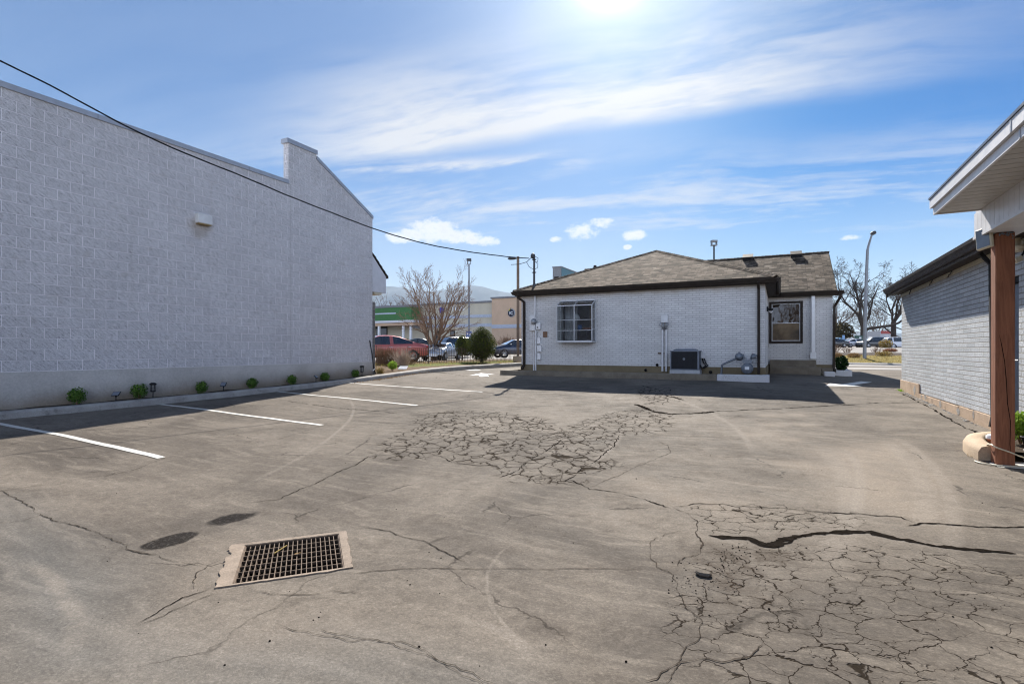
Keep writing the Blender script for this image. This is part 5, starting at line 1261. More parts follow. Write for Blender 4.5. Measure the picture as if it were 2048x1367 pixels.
# cable round the post
m=MB(); z0=-1.10; k=.012
pts=[(px1+.10,py0+.10,-1.20),(px1+.02,py0-.01,-1.165),(px0+.12,py0-.018,-1.135),(px0-.012,py0-.02,-1.085),(px0-.022,py0+.06,-1.07),(px0-.02,py1+.02,-1.10),(px1-.05,py1+.03,-1.13)]
def smoothp(p,n=8):
    p=[Vector(q) for q in p]; o=[]
    for i in range(len(p)-1):
        a,b,c_,d_=p[max(i-1,0)],p[i],p[i+1],p[min(i+2,len(p)-1)]
        for j in range(n):
            t=j/n; o.append(.5*((2*b)+(c_-a)*t+(2*a-5*b+4*c_-d_)*t*t+(3*b-a-3*c_+d_)*t**3))
    return o+[p[-1]]
m.tube(smoothp(pts),.0075,6)
pts=[(px1+.12,py0+.0,-1.235),(px1-.05,py0-.09,-1.235),(px0+.02,py0-.10,-1.232),(px0-.12,py0-.02,-1.230),(px0-.16,py0+.10,-1.225)]
pts=[(x,y,gz(x,y)+.012) for x,y,z in pts]
m.tube(smoothp(pts),.0075,6)
tag(m.build('loop_cable',M['cream']),'pale thin cable looped around the foot of the timber post','cable')
# planter
pl_=thing('planter','low curved tan concrete planter kerb at the foot of the grey brick wall','planter',(2.4,8.6,-1.22))
path=smoothp([(2.17,7.94,0),(2.15,8.22,0),(2.20,8.62,0),(2.36,8.98,0),(2.62,9.18,0),(2.88,9.22,0)],6); vs=[];fs_=[]
for i,p in enumerate(path):
    t=(path[min(i+1,len(path)-1)]-path[max(i-1,0)]).normalized(); nn=Vector((-t.y,t.x,0)); b=gz(p.x,p.y)
    for (o,z) in ((.115,-.12),(.115,.10),(.085,.155),(.03,.172),(-.06,.172),(-.095,.155),(-.10,.10),(-.10,-.12)): q=p+nn*o; vs.append((q.x,q.y,b+z))
for i in range(len(path)-1):
    for j in range(7): fs_.append((i*8+j,(i+1)*8+j,(i+1)*8+j+1,i*8+j+1))
m=MB(); m.add(vs,fs_,0,True); m.add(vs[:8],[tuple(range(8))],0); m.build('kerb_ring',M['planter'],pl_)
m=MB(); m.box(2.50,2.88,7.97,8.12,-1.4,-1.13); m.build('side_kerb',M['kerb'],pl_,bevel=.02)
m=MB(); m.add([(2.2,7.97,-1.165),(2.89,7.97,-1.165),(2.89,9.15,-1.15),(2.6,9.1,-1.15),(2.35,8.9,-1.15),(2.2,8.6,-1.155)],[(0,1,2,3,4,5)]); m.build('soil',M['soil'],pl_)
t=thing('flower_pot','small white and orange pot lying inside the curved planter','pot',(2.32,8.42,-1.12)); m=MB(); m.lathe((2.33,8.40,-1.10),[(.001,-.07),(.05,-.07),(.075,.02)],14); m.build('pot',M['terra'],t); m=MB(); m.lathe((2.33,8.40,-1.10),[(.08,.015),(.08,.05),(.05,.07),(.001,.075)],14); m.build('lid',M['white'],t)
t=thing('lime_shrub','bright yellow-green leafy shrub in the planter right of the timber post','shrub',(2.63,8.60,-1.15)); m=MB(); leafcloud(m,(2.63,8.60,-.93),.16,.16,.17,1100,.042,77,inner=.2); m.build('foliage',M['limeleaf'],t); m=MB()
for k in range(6): m.tube([(2.63,8.6,-1.17),(2.63+R.uniform(-.08,.08),8.6+R.uniform(-.08,.08),-.95)],.006,5)
m.build('stem',M['twig'],t)
t=thing('plant_pot','dark plastic plant pot in the planter beneath the lime shrub','pot',(2.62,8.25,-1.15)); m=MB(); m.lathe((2.64,8.27,-1.16),[(.001,0),(.07,0),(.10,.12),(.11,.12),(.11,.14),(.095,.14),(.085,.10),(.001,.10)],16); m.build('pot',M['dark'],t)
m=MB(); rr=random.Random(5)
for i in range(120):
    u,v=rr.gauss(1943,7),0; p=on_g(1935+rr.uniform(0,22)+0,893+rr.uniform(0,22)); s=rr.uniform(.006,.014); a=Vector((rr.gauss(0,1),rr.gauss(0,1),.2)).normalized(); b=a.cross(Vector((0,0,1)))
    p.z=gz(p.x,p.y)+.012; m.add([p-a*s,p+b*s*.6+Vector((0,0,.006)),p+a*s,p-b*s*.6],[(0,1,2,3)])
struct(m.build('leaf_litter',M['dryleaf']),'stuff','dry leaf litter gathered at the foot of the curved planter')
# ================= BACKGROUND GROUND =================
def grid(name,mat,fx,x0,x1,nx,s0,s1,ns,zf,kind='structure'):
    m=MB(); vs=[];f=[]
    for i in range(ns+1):
        for j in range(nx+1):
            x=x0+(x1-x0)*j/nx; s=s0+(s1-s0)*i/ns; y=fx(x)+s; vs.append((x,y,zf(x,s)))
    for i in range(ns):
        for j in range(nx): f.append((i*(nx+1)+j,i*(nx+1)+j+1,(i+1)*(nx+1)+j+1,(i+1)*(nx+1)+j))
    m.add(vs,f,0,True); return struct(upfix(m.build(name,mat)),kind)
yk=lambda x: 39.2-.30*(x-4)
RZ=-.935
grid('street',M['road'],lambda x: 0,-9.5,70,30,27.5,44,12,lambda x,s: max(gz(min(x,8),min(s,30))+.012,RZ) if s<31 else RZ)
grid('street_kerb',M['kerb'],yk,-9,70,40,0,.3,2,lambda x,s: RZ+.02 if s<.05 else RZ+.13)
vz=lambda x,s: RZ+.12+.40*sstep(.2,5.2,s)+.05*noise.noise(Vector((x*.5,s*.6,1)))+.03*noise.noise(Vector((x*1.7,s*1.7,1)))
grid('grass_verge',M['verge'],yk,-9,70,160,.3,5.2,12,vz)
bz=lambda x,s: -.42+.20*sstep(5.2,8.5,s)+.06*noise.noise(Vector((x*.9,s,1)))
grid('planting_bed',M['bedsoil'],yk,-9,70,120,5.1,8.6,8,bz)
fz=lambda x,s: -.27+.0122*(s-8.5)
grid('far_parking_lot',M['farlot'],yk,-9,260,20,8.5,130,20,fz)
lz=lambda x,y: -.72-.10*sstep(22,34,y)+.60*sstep(36,62,y)
grid('store_parking_lot',M['farlot'],lambda x:0,-140,-18.9,30,-10,140,60,lambda x,s: lz(x,s))
grid('side_street',M['road'],lambda x:0,-19,-9,4,33.5,140,30,lambda x,s: max(-.93,lz(x,s)-.05))
# wide land out to the foothills
m=MB(); S=9000; 
vs=[(-S,-400,-1.9),(S,-400,-1.9),(S,S,-1.9),(-S,S,-1.9)]; m.add(vs,[(0,1,2,3)]); struct(m.build('terrain',M['verge']))
# hills
m=MB(); vs=[];f=[]; na,nd=150,10
prof=[(-700,640),(-200,620),(300,600),(560,585),(700,578),(790,572),(850,584),(905,577),(935,570.5),(960,572),(1000,582),(1045,591),(1120,606),(1300,640),(1500,655),(1700,664),(1900,668),(2500,660),(3200,650)]
def pv(u):
    for a,b in zip(prof,prof[1:]):
        if a[0]<=u<=b[0]: t=(u-a[0])/(b[0]-a[0]); t=t*t*(3-2*t)*.5+t*.5; return a[1]+(b[1]-a[1])*t
    return 660
D0=6500
for i in range(na+1):
    u=-700+3900*i/na; r=ray(u,HZ); r=Vector((r.x,r.y,0)).normalized(); hh=(HZ-pv(u))/F*D0/ (ray(u,HZ).length) *1.0
    rl=ray(u,HZ).length
    H_=(HZ-pv(u))/F*D0/rl
    for j in range(nd+1):
        q=j/nd; dist=D0*(.62+.38*q) if q<=1 else D0; k=q**1.5
        rid=.78+.22*noise.noise(Vector((u*.008,q*2.2,3)))+.10*noise.noise(Vector((u*.03,q*5,7)))
        z=H_*(k*(1 if j==nd else min(1.,rid+.1*(1-q)))) if j else -30
        p=r*dist; vs.append((p.x,p.y,z+ (H_*.012*noise.noise(Vector((u*.06,0,1))) if j==nd else 0)))
    p=r*(D0*1.25); vs.append((p.x,p.y,-30))
W=nd+2
for i in range(na):
    for j in range(W-1): f.append((i*W+j,(i+1)*W+j,(i+1)*W+j+1,i*W+j+1))
hm,N=newmat('hazy_hillside'); pp=N.obj(); N.st(col=N.mix(N.remap(N.noise(pp,.004,6,.65),.35,.65),(.05,.065,.085),(.12,.14,.165)),rough=.95,spec=.05)  # hill colours paled towards blue: part of the distance haze is painted in
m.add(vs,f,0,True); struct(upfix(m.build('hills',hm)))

# ================= FENCE =================
FA=Vector((-17.55,17.6,0)); FB=Vector((-15.05,31.2,0)); fd_=(FB-FA).normalized(); fl_=(FB-FA).length
FZ=lambda p: LZ(p.x,p.y)+.02
fe=thing('hoop_fence','low rusty brown iron hoop-top fence along the garden bed beyond the drive','fence',(FA.lerp(FB,.5).x,FA.lerp(FB,.5).y,-.78))
NP=7; pl=fl_/NP
for i in range(NP):
    a=FA+fd_*pl*i; m=MB(); np_=int(pl/.125); st=pl/np_
    zb=FZ(a)
    for k in range(np_):
        p=a+fd_*(k*st+.01); q=p+fd_*st*.86; mid=p.lerp(q,.5); h=.80
        m.tube([p+zz*(zb-.02),p+zz*(zb+h-.06)]+[mid+fd_*(-math.cos(w_)*st*.43)+zz*(zb+h-.06+math.sin(w_)*.06) for w_ in (.5,1.0,1.57,2.1,2.6)]+[q+zz*(zb+h-.06),q+zz*(zb-.02)],.0065,4,caps=False)
    for z in (.07,.62): m.tube([a+zz*(zb+z),a+fd_*pl+zz*(zb+z)],.009,4)
    m.build('hoop_panel',M['rust'],fe)
for i in range(NP+1):
    a=FA+fd_*pl*i; m=MB(); zb=FZ(a); m.tube([a+zz*(zb-.1),a+zz*(zb+.84)],.017,6); m.lathe(a+zz*(zb+.84),[(.017,0),(.026,.015),(.02,.035),(.001,.045)],8); m.build('post',M['rust'],fe)

# ================= EVERGREENS, TWIGS, TREES =================
def egg(top): 
    def f(q):
        return Vector((q.x,q.y,q.z))
    return f
def evergreen(u,v,dist,hpx,wpx,label,seed,n,ls):
    b=at_d(u,v,dist); h=hpx/F*dist; r=wpx/F*dist/2
    t=thing('evergreen_shrub',label,'evergreen',b,'clipped evergreens beyond the hoop fence')
    def shp(q):
        z=q.z; k=1.0-.42*max(0,z/(h*.46))**1.3; return Vector((q.x*k,q.y*k,z))
    m=MB(); leafcloud(m,b+Vector((0,0,h*.54)),r*1.12,r*1.12,h*.46,n,ls,seed,shp,inner=.45,flat=.5,LUMP=.05); m.build('foliage',M['arbor'],t)
    m=MB(); m.lathe(b+Vector((0,0,h*.5)),[(.02,-h*.36),(r*.6,-h*.25),(r*.72,0),(r*.5,h*.22),(.02,h*.36)],10); m.build('inner_branches',M['darkbark'],t)
    m=MB(); m.tube([b-Vector((0,0,.1)),b+Vector((0,0,h*.3))],[.09*r/.8,.06*r/.8],8); m.build('trunk',M['darkbark'],t)
evergreen(963,729,30.6,77,57,'large egg-shaped dark green evergreen shrub behind the hoop fence',11,11000,.055)
evergreen(925,717,36,48,29,'smaller dark evergreen shrub left of the large egg-shaped one',12,3600,.065)
evergreen(815,716,44,39,20,'small evergreen peak showing above the rear of the red car',13,1200,.1)
def twigclump(name,label,cat,c,h,spread,n,mat,seed,fork=2,r=.006,lean=.25):
    rr=random.Random(seed); t=thing(name,label,cat,c); m=MB(); c=Vector(c)
    for i in range(n):
        a=rr.uniform(0,6.283); s=Vector((math.cos(a),math.sin(a),0)); b=c+s*rr.uniform(0,spread*.6); d=(Vector((0,0,1))+s*rr.gauss(.25,lean)+Vector((rr.gauss(0,lean),rr.gauss(0,lean),0))*.6).normalized(); L=h*rr.uniform(.55,1.05)
        p1=b+d*L*.5; d2=(d+Vector((rr.gauss(0,.2),rr.gauss(0,.2),-.05))).normalized(); p2=p1+d2*L*.5; m.tube([b-Vector((0,0,.04)),p1,p2],[r,r*.8,r*.4],3,caps=False)
        for k in range(fork):
            d3=(d2+Vector((rr.gauss(0,.6),rr.gauss(0,.6),rr.gauss(.1,.3)))).normalized(); q=p1.lerp(p2,rr.random()); m.tube([q,q+d3*L*rr.uniform(.15,.35)],[r*.6,r*.3],3,caps=False)
    m.build('stem',mat,t); return t
def bedpt(u,v,dist): p=at_d(u,v,dist); p.z=LZ(p.x,p.y); return p
twigclump('dry_shrub','tall clump of dry brown stems behind the hoop fence by the wall corner','dry shrub',bedpt(762,731,25.0),.85,.45,160,M['twig'],1,2,.008)
twigclump('dry_shrub','second clump of dry brown stems behind the fence, in front of the red car door','dry shrub',bedpt(782,731,25.4),.80,.40,140,M['twig'],2,2,.008)
twigclump('feather_grass','pale pinkish feathery dry grass clump in front of the red car','ornamental grass',bedpt(806,731,24.5),.80,.42,190,plain('pale_plume',(.42,.33,.27),.9),3,3,.007,.3)
twigclump('dry_shrub','thin brown twiggy plant leaning right of the pale feathery grass','dry shrub',bedpt(822,733,25.5),.6,.4,45,M['twig'],9,3,.006,.4)
twigclump('yellow_tuft','golden yellow grass tuft at the corner of the block wall','grass tuft',Vector((-12.35,14.2,-.86)),.28,.16,130,M['drygrass'],4,0,.006,.3)
twigclump('bare_shrub','bare brown twiggy shrub beside the store wall behind the large evergreen','bare shrub',at_d(1014,698,46),1.15,.9,150,M['twig'],5,4,.012,.5)
b=bedpt(857,734,27); m=MB(); m.tube([b-Vector((0,0,.1)),b+Vector((0,0,1.72))],.022,6); tag(m.build('garden_stake',M['rust']),'thin dark upright stake rising above the hoop fence','stake')
for (u,v,n_) in ((856,735,0),):
    pass
# scattered dry grass in the bed (uncountable)
m=MB(); rr=random.Random(21)
for i in range(2600):
    y=rr.uniform(15,31); x=FA.x+(y-FA.y)/(FB.y-FA.y)*(FB.x-FA.x)+rr.gauss(.3,.7)
    if x>KX(y)-.3: continue
    z=LZ(x,y)+.0; a=Vector((rr.gauss(0,.5),rr.gauss(0,.5),1)).normalized(); s=Vector((rr.gauss(0,1),rr.gauss(0,1),0)).normalized()*.012; h=rr.uniform(.04,.16); p=Vector((x,y,z)); m.add([p-s,p+s,p+a*h],[(0,1,2)])
struct(m.build('bed_grass',M['drygrass']),'stuff','dry yellow grass growing along the hoop fence')

def tree(name,label,base,h,levels,P,seed,mat,tr,group=None,n0=6,first=.2):
    rng=random.Random(seed); t=thing(name,label,'tree',base,group); m=MB(); tw=MB(); b=Vector(base)
    P=dict(P); m.tube([b-Vector((0,0,.3)),b+Vector((0,0,h*.03)),b+Vector((P.get('lx',0),0,h*first))],[tr*1.25,tr,tr*.85],10)
    top=b+Vector((P.get('lx',0),0,h*first))
    for k in range(n0):
        a=6.283*(k+rng.uniform(-.3,.3))/n0; tilt=math.radians(rng.uniform(*P['tilt'])); d=Vector((math.cos(a)*math.sin(tilt),math.sin(a)*math.sin(tilt),math.cos(tilt)))
        branch(m,top-Vector((0,0,h*first*rng.uniform(0,.35))),d,h*P['L0']*rng.uniform(.8,1.1),tr*P['r0']*rng.uniform(.8,1.1),0,rng,P,tw)
    m.build('trunk',mat,t); tw.build('twigs',mat,t); return t
VASE=dict(segs=[8,5,4,3],wob=.07,up=[.05,.05,.04,.02],taper=.82,sides=[7,5,4,3],twiglev=2,levels=3,kids=[8,6,5],ang=(16,46),ratio=(.32,.55),rk=.55,rmin=.008,tilt=(10,62),L0=.84,r0=.40)
VASE['from']=.15
tb=at_d(868,712,41); tb.z=-.75
tree('bare_tree','vase-shaped bare young tree with many upright branches, in front of the cream store','',0,0,VASE,0,M['bark'],0) if False else tree('bare_tree','vase-shaped bare young tree with many upright branches, in front of the cream store',tb,6.3,3,VASE,17,M['twig'],.24,None,9,.17)
ELM=dict(segs=[9,7,5,4,3],wob=.17,up=[.035,.03,.02,.0,-.02],taper=.72,sides=[8,6,5,4,3],twiglev=3,levels=4,kids=[5,5,4,4],ang=(28,62),ratio=(.38,.62),rk=.58,rmin=.018,tilt=(14,58),L0=.62,r0=.52)
ELM['from']=.22
def fpt(u,dist): 
    p=at_d(u,HZ,dist); s=p.y-yk(p.x); p.z=fz(p.x,s); return p
tree('bare_elm','broad old bare tree with low forking limbs behind the parked cars across the street',fpt(1727,100),15.2,4,ELM,5,M['darkbark'],.58,'bare trees across the street',6,.27)
tree('bare_elm','bare old tree with one thick straight trunk, close to the grey brick building corner',fpt(1787,104),14.0,4,dict(ELM,tilt=(10,38)),24,M['darkbark'],.50,'bare trees across the street',5,.34)
tree('bare_elm','bare tree whose branches show just past the house corner downspout',fpt(1672,120),12.5,4,ELM,31,M['farbark'],.42,'bare trees across the street',6,.22)
FAR=dict(ELM); FAR['levels']=3; FAR['twiglev']=2; FAR['rmin']=.03
for i,(u,dd,h,lb) in enumerate(((760,118,13.4,'pale distant bare tree over the green store front, nearest the block wall'),(790,125,13.0,'pale distant bare tree behind the vase-shaped tree'),(1755,150,13,'far bare tree seen between the lamp post and the straight-trunked tree'))):
    p=at_d(u,HZ,dd); p.z=-.2 if i<2 else .8
    tree('distant_bare_tree',lb,p,h,3,FAR,40+i,M['farbark'],.35,'distant bare trees',6,.2)
tree('backlit_tree','bare orange-brown tree behind the viewer, mirrored in the upper pane of the brown-framed window',(.75,-17,-1.4),9.5,3,VASE,77,M['twig'],.3,None,9,.2)
# brush behind the far lot
def bush(name,label,cat,c,rx,ry,rz,n,ls,mat,seed,grp=None):
    t=thing(name,label,cat,(c[0],c[1],c[2]-rz),grp); m=MB(); leafcloud(m,c,rx,ry,rz,n,ls,seed,inner=.3); m.build('foliage',mat,t); m=MB(); rr=random.Random(seed)
    for k in range(5): m.tube([(c[0],c[1],c[2]-rz-.1),(c[0]+rr.uniform(-.5,.5)*rx,c[1]+rr.uniform(-.5,.5)*ry,c[2]+rz*.3)],max(.02,rx*.02),4)
    m.build('stem',M['darkbark'],t); return t
c=at_d(1683,664,112); bush('brown_conifer','large brownish-green rounded bush behind the cars, by the house corner','bush',(c.x,c.y,c.z),2.4,2.4,2.2,1300,.42,leafmat('brown_conifer_leaf',[(.035,.03,.015),(.075,.06,.03),(.12,.10,.05)]),3)
c=at_d(1771,687.5,72); bush('golden_shrub','round golden-brown shrub in the far lot beside the white car','shrub',(c.x,c.y,c.z),.85,.85,.66,1100,.13,M['goldleaf'],4)
c=at_d(1780,706.5,44); c.z=bz(c.x,c.y-yk(c.x))+.16; bush('clipped_hedge','low rusty-orange clipped hedge on the planting bed across the street','hedge',(c.x,c.y,c.z),.56,.4,.17,900,.07,M['redleaf'],6)
for i,(u,v,dd,h,lb) in enumerate(((1672,707,43,.75,'small bare shrub on the planting bed beside the house corner'),(1695,707,43,.62,'small bare shrub on the planting bed left of the lamp post'),(1752,707,43,.62,'small bare shrub on the planting bed right of the lamp post'))):
    p=at_d(u,v,dd); t=twigclump('bare_bed_shrub',lb,'bare shrub',p,h,.35,34,M['twig'],60+i,5,.012,.35); t['group']='bare shrubs on the planting bed'
for i,(u,v,dd,rx,lb) in enumerate(((1708,721.5,36,.42,'dark low shrub on the grass verge left of the lamp post'),(1768,720,36,.55,'yellow-brown low shrub on the grass verge right of the lamp post'),(1672,720,37,.4,'brown low shrub on the grass verge by the house corner'))):
    p=at_d(u,v,dd); p.z=vz(p.x,p.y-yk(p.x))+.12; bush('low_shrub',lb,'shrub',(p.x,p.y,p.z),rx,.4,.20,700,.06,M['goldleaf'] if i==1 else M['dryleaf'],70+i,'low shrubs on the grass verge')
m=MB(); rr=random.Random(31)
for i in range(5200):
    x=rr.uniform(2,14); s=rr.uniform(.35,5.2); y=yk(x)+s; z=vz(x,s)-.01; a=Vector((rr.gauss(0,.5),rr.gauss(0,.5),1)).normalized(); q=Vector((rr.gauss(0,1),rr.gauss(0,1),0)).normalized()*.016; h=rr.uniform(.04,.13); p=Vector((x,y,z)); m.add([p-q,p+q,p+a*h],[(0,1,2)])
struct(m.build('verge_grass',M['drygrass']),'stuff','dry yellow winter grass on the verge across the street')

# ================= POLES =================
def pole_at(u,dist,z0): p=at_d(u,HZ,dist); return Vector((p.x,p.y,z0))
def rgt(): return Vector((CT,ST,0))
p=pole_at(938,52,-.45); top=(HZ-517)/F*52; t=thing('lot_lamp','tall thin grey parking-lot lamp with a small box lamp, in front of the cream store','lamp post',p)
m=MB(); m.tube([p,p+Vector((0,0,top-p.z-.55))],[.11,.075],10); m.tube([p-Vector((0,0,.1)),p+Vector((0,0,.6))],.25,10); m.build('pole',M['pole'],t)
m=MB(); q=Vector((p.x,p.y,top)); m.obox(q-Vector((0,0,.12)),rgt()*.23,Vector((-ST,CT,0))*.2,Vector((0,0,.11))); m.tube([q-rgt()*.14-Vector((0,0,.55)),q-rgt()*.16-Vector((0,0,.2))],.03,6); m.tube([q+rgt()*.14-Vector((0,0,.55)),q+rgt()*.16-Vector((0,0,.2))],.03,6); m.obox(q-Vector((0,0,.56)),rgt()*.15,Vector((-ST,CT,0))*.05,Vector((0,0,.03))); m.build('lamp_head',M['poleblack'],t)
b=at_d(938,676,51.8); t=thing('blue_sign','upright blue sign board with white marks, on the lamp pole above the hoop fence','sign',(b.x,b.y,b.z-.68))
m=MB(); m.obox(b-Vector((-ST,CT,0))*.14,rgt()*.27,Vector((-ST,CT,0))*.02,Vector((0,0,.68))); m.build('board',plain('blue_sign_paint',(.06,.10,.26),.5),t)
m=MB(); k=b-Vector((-ST,CT,0))*.165
for (a,c,w_,h_) in ((-.13,.42,.06,.09),(.12,.35,.05,.12),(-.1,.12,.08,.05),(.1,.08,.07,.05),(-.12,-.12,.05,.1),(.11,-.18,.07,.06),(-.02,-.36,.14,.03)): m.obox(k+rgt()*a+Vector((0,0,c)),rgt()*w_,Vector((-ST,CT,0))*.006,Vector((0,0,h_)))
m.build('white_marks',M['white'],t)
p=pole_at(1036,33,-.85); top=(HZ-513)/F*33; t=thing('drive_lamp','brown-grey lamp post with a flat cobra-head lamp reaching left, beside the house corner','lamp post',p)
m=MB(); m.tube([p,p+Vector((0,0,top-p.z))],[.095,.085],10); m.build('pole',M['polebrown'],t)
m=MB(); m.lathe(p,[(.30,-.1),(.30,.42),(.27,.46),(.001,.47)],14); m.build('base',M['planter'],t)
q=Vector((p.x,p.y,top-.12)); m=MB(); a=q-rgt()*.62; m.tube([q,q-rgt()*.12],.03,8); m.build('arm',M['poleblack'],t)
m=MB(); m.lathe(q-rgt()*.12,[(.03,0),(.10,.05),(.135,.2),(.13,.42),(.05,.52),(.001,.53)],12,axis=-rgt()); o=m.build('lamp_head',M['poleblack'],t)
for v in o.data.vertices: v.co.z=(v.co.z-(q.z-ROOT[t.name].z))*.62+(q.z-ROOT[t.name].z)
p=pole_at(1428,46,-.5); top=(HZ-480)/F*46; t=thing('roof_flood_pole','slim pole with a box flood lamp rising behind the house roof ridge','lamp post',p)
m=MB(); m.tube([p,p+Vector((0,0,top-p.z-.45))],[.10,.07],10); m.build('pole',M['poleblack'],t)
q=Vector((p.x,p.y,top)); m=MB(); m.obox(q-Vector((0,0,.10)),rgt()*.24,Vector((-ST,CT,0))*.2,Vector((0,0,.08)))
for s in (-1,1): m.obox(q+rgt()*s*.21-Vector((0,0,.30)),rgt()*.03,Vector((-ST,CT,0))*.15,Vector((0,0,.14)))
m.obox(q-Vector((0,0,.46)),rgt()*.24,Vector((-ST,CT,0))*.2,Vector((0,0,.03))); m.build('lamp_head',M['pole'],t)
p=pole_at(1729,35,-.9); tz=lambda v:(HZ-v)/F*35; t=thing('street_lamp','tall grey street lamp with a curved top, on the grass verge across the street','lamp post',p)
fw=Vector((-ST,CT,0)); rg=rgt(); X=lambda du: rg*(du/F*35)
m=MB(); m.tube(smoothp([p,p+X(.8)+zz*2,p+X(3.6)+zz*(tz(560)+.9),p+X(5.6)+zz*(tz(510)+.9),p+X(6.6)+zz*(tz(497)+.9),p+X(11)+zz*(tz(481)+.9),p+X(15)+zz*(tz(468.5)+.9)],6),[.115-.06*i/36 for i in range(37)],10); m.build('pole',M['pole'],t)
m=MB(); q=p+X(16.5)+zz*(tz(466.5)+.9); m.lathe(q-rg*.15-zz*.07,[(.02,0),(.10,.06),(.13,.2),(.11,.34),(.001,.40)],12,axis=(rg+zz*.45)); m.build('lamp_head',M['poleblack'],t)
m=MB(); m.lathe(p,[(.22,-.1),(.22,.05),(.14,.09),(.13,.3)],14); m.build('base_plate',M['pole'],t)

# ================= STORE =================
SY=60.0; SZ=-.35
ST_=thing('store_building','long cream store building with a green entrance front and tan end block','store',(-40,SY,SZ))
def sx(u,y=SY): return on_y(u,HZ,y).x
def szv(u,v,y=SY): return on_y(u,v,y).z
stc=plain('cream_stucco',(.52,.465,.36),.85,var=.05,scale=1); stt=plain('tan_stucco',(.55,.385,.265),.85,var=.05,scale=1); stg=plain('green_panel',(.035,.14,.032),.6,var=.06,scale=1); stb=plain('pale_band',(.42,.45,.52),.7); cap_=plain('store_cap',(.17,.17,.18),.6)
ztop=szv(990,600.5)
xL,xT,xR=sx(640),sx(988),-20.0
m=MB(); m.box(xL-30,xT,SY,SY+25,SZ-.3,ztop-.25); m.build('wall',stc,ST_)
m=MB(); m.box(xL-30,xT-.001,SY-.12,SY+.3,ztop-.25,ztop); m.build('parapet_cap',cap_,ST_)
zt2=szv(1010,594); m=MB(); m.box(xT,xR,SY-.6,SY+22,SZ-.3,zt2-.2); m.build('end_block',stt,ST_)
m=MB(); m.box(xT-.12,xR,SY-.75,SY-.3,zt2-.2,zt2); m.box(xT-.12,xT+.2,SY-.3,SY+22,zt2-.2,zt2); m.build('block_cap',cap_,ST_)
m=MB(); 
for v in (632.5,650.5): z=szv(940,v); m.box(sx(826),xT-.002,SY-.08,SY-.001,z-.2,z+.2)
z=szv(1010,652,SY-.6); m.box(xT,xR,SY-.68,SY-.601,z-.25,z+.22); z=szv(860,689); m.box(sx(826),xT-.002,SY-.06,SY-.001,SZ,z-.25+.3); m.build('band',stb,ST_)
xg1=sx(800); z0,z1=szv(770,641),szv(770,614); gy=SY-2.2
m=MB(); m.box(xL-30,sx(823,gy),gy,SY-.001,szv(770,641,gy),szv(770,615.5,gy)); m.build('green_front',stg,ST_)
m=MB(); m.box(xL-30,sx(823,gy)+.1,gy-.1,SY-.0,szv(770,615.4,gy),szv(770,612.5,gy)); m.build('front_cap',cap_,ST_)
m=MB(); m.box(xL-30,sx(792,gy),gy-.04,gy-.001,szv(770,628.3,gy),szv(770,625.6,gy)); m.build('front_band',stb,ST_)
cy=gy-1.6; m=MB(); m.box(xL-30,sx(827,cy),cy,SY-.002,szv(770,645.5,cy),szv(770,641,cy)); m.build('entrance_canopy',M['canopy'],ST_)
m=MB(); m.box(xL-30,sx(824,cy),cy+.3,SY-2.,szv(770,651,cy),szv(770,645.6,cy)); m.build('canopy_beam',stt,ST_)
for u in (757.5,806,821,735,715):
    m=MB(); x=sx(u,cy+.4); m.box(x-.13,x+.13,cy+.35,cy+.61,SZ-.2,szv(770,651,cy)); m.build('canopy_post',M['white'],ST_)
for (u0,u1,v0,v1,yy) in ((752,775,651,683,SY-.03),(873,881,661,690,SY-.03),(901,910,661,673,SY-.03),(700,745,651,683,SY-.03)):
    m=MB(); m.box(sx(u0),sx(u1),yy-.05,yy+.028,szv(u0,v1),szv(u0,v0)); f_=m.build('window',M['brown'],ST_); m=MB(); m.box(sx(u0)+.12,sx(u1)-.12,yy-.06,yy-.052,szv(u0,v1)+.1,szv(u0,v0)-.1); m.build('pane',M['pane'],f_)
# letters on the wall
def letters(txt,loc,size,rotz,mat,parent,name='letter',extr=.05,sp=1.0):
    x=0
    for ch in txt:
        if ch==' ': x+=size*.35; continue
        cu_=bpy.data.curves.new('t','FONT'); cu_.body=ch; cu_.size=size; cu_.extrude=extr; o=bpy.data.objects.new('t',cu_); COL.objects.link(o)
        dg=bpy.context.evaluated_depsgraph_get(); me=bpy.data.meshes.new_from_object(o.evaluated_get(dg)); w_=max((v.co.x for v in me.vertices),default=.3)
        bpy.data.objects.remove(o)
        rot=Matrix.Rotation(rotz,4,'Z')@Matrix.Rotation(math.pi/2,4,'X'); T=Matrix.Translation(Vector(loc))@rot@Matrix.Translation((x,0,0)); me.transform(T)
        off=ROOT.get(root_of(parent).name,Vector((0,0,0))) ; me.transform(Matrix.Translation(-off)); me.materials.clear(); me.materials.append(mat)
        n=bpy.data.objects.new(name,me); COL.objects.link(n); n.parent=parent; x+=w_*1.08*sp+size*.07
wl=plain('white_letter',(.88,.89,.92),.5); ZL=szv(880,622.5)
sg=thing('wall_sign','white raised letters with a blue mark, high on the cream store wall','sign',(sx(850),SY-.1,ZL))
letters('L TFUS',(sx(893),SY-.08,ZL),.92,0,wl,sg,sp=.90)
m=MB(); c=Vector((sx(884),SY-.1,szv(884,620))); m.lathe(c,[(.001,.08),(.34,.08),(.42,.04),(.42,0)],16,axis=(0,-1,0)); m.build('blue_mark',plain('royal_blue',(.03,.04,.30),.4),sg)
letters('A',(sx(856),SY-.08,ZL-.25),.8,0,wl,sg)
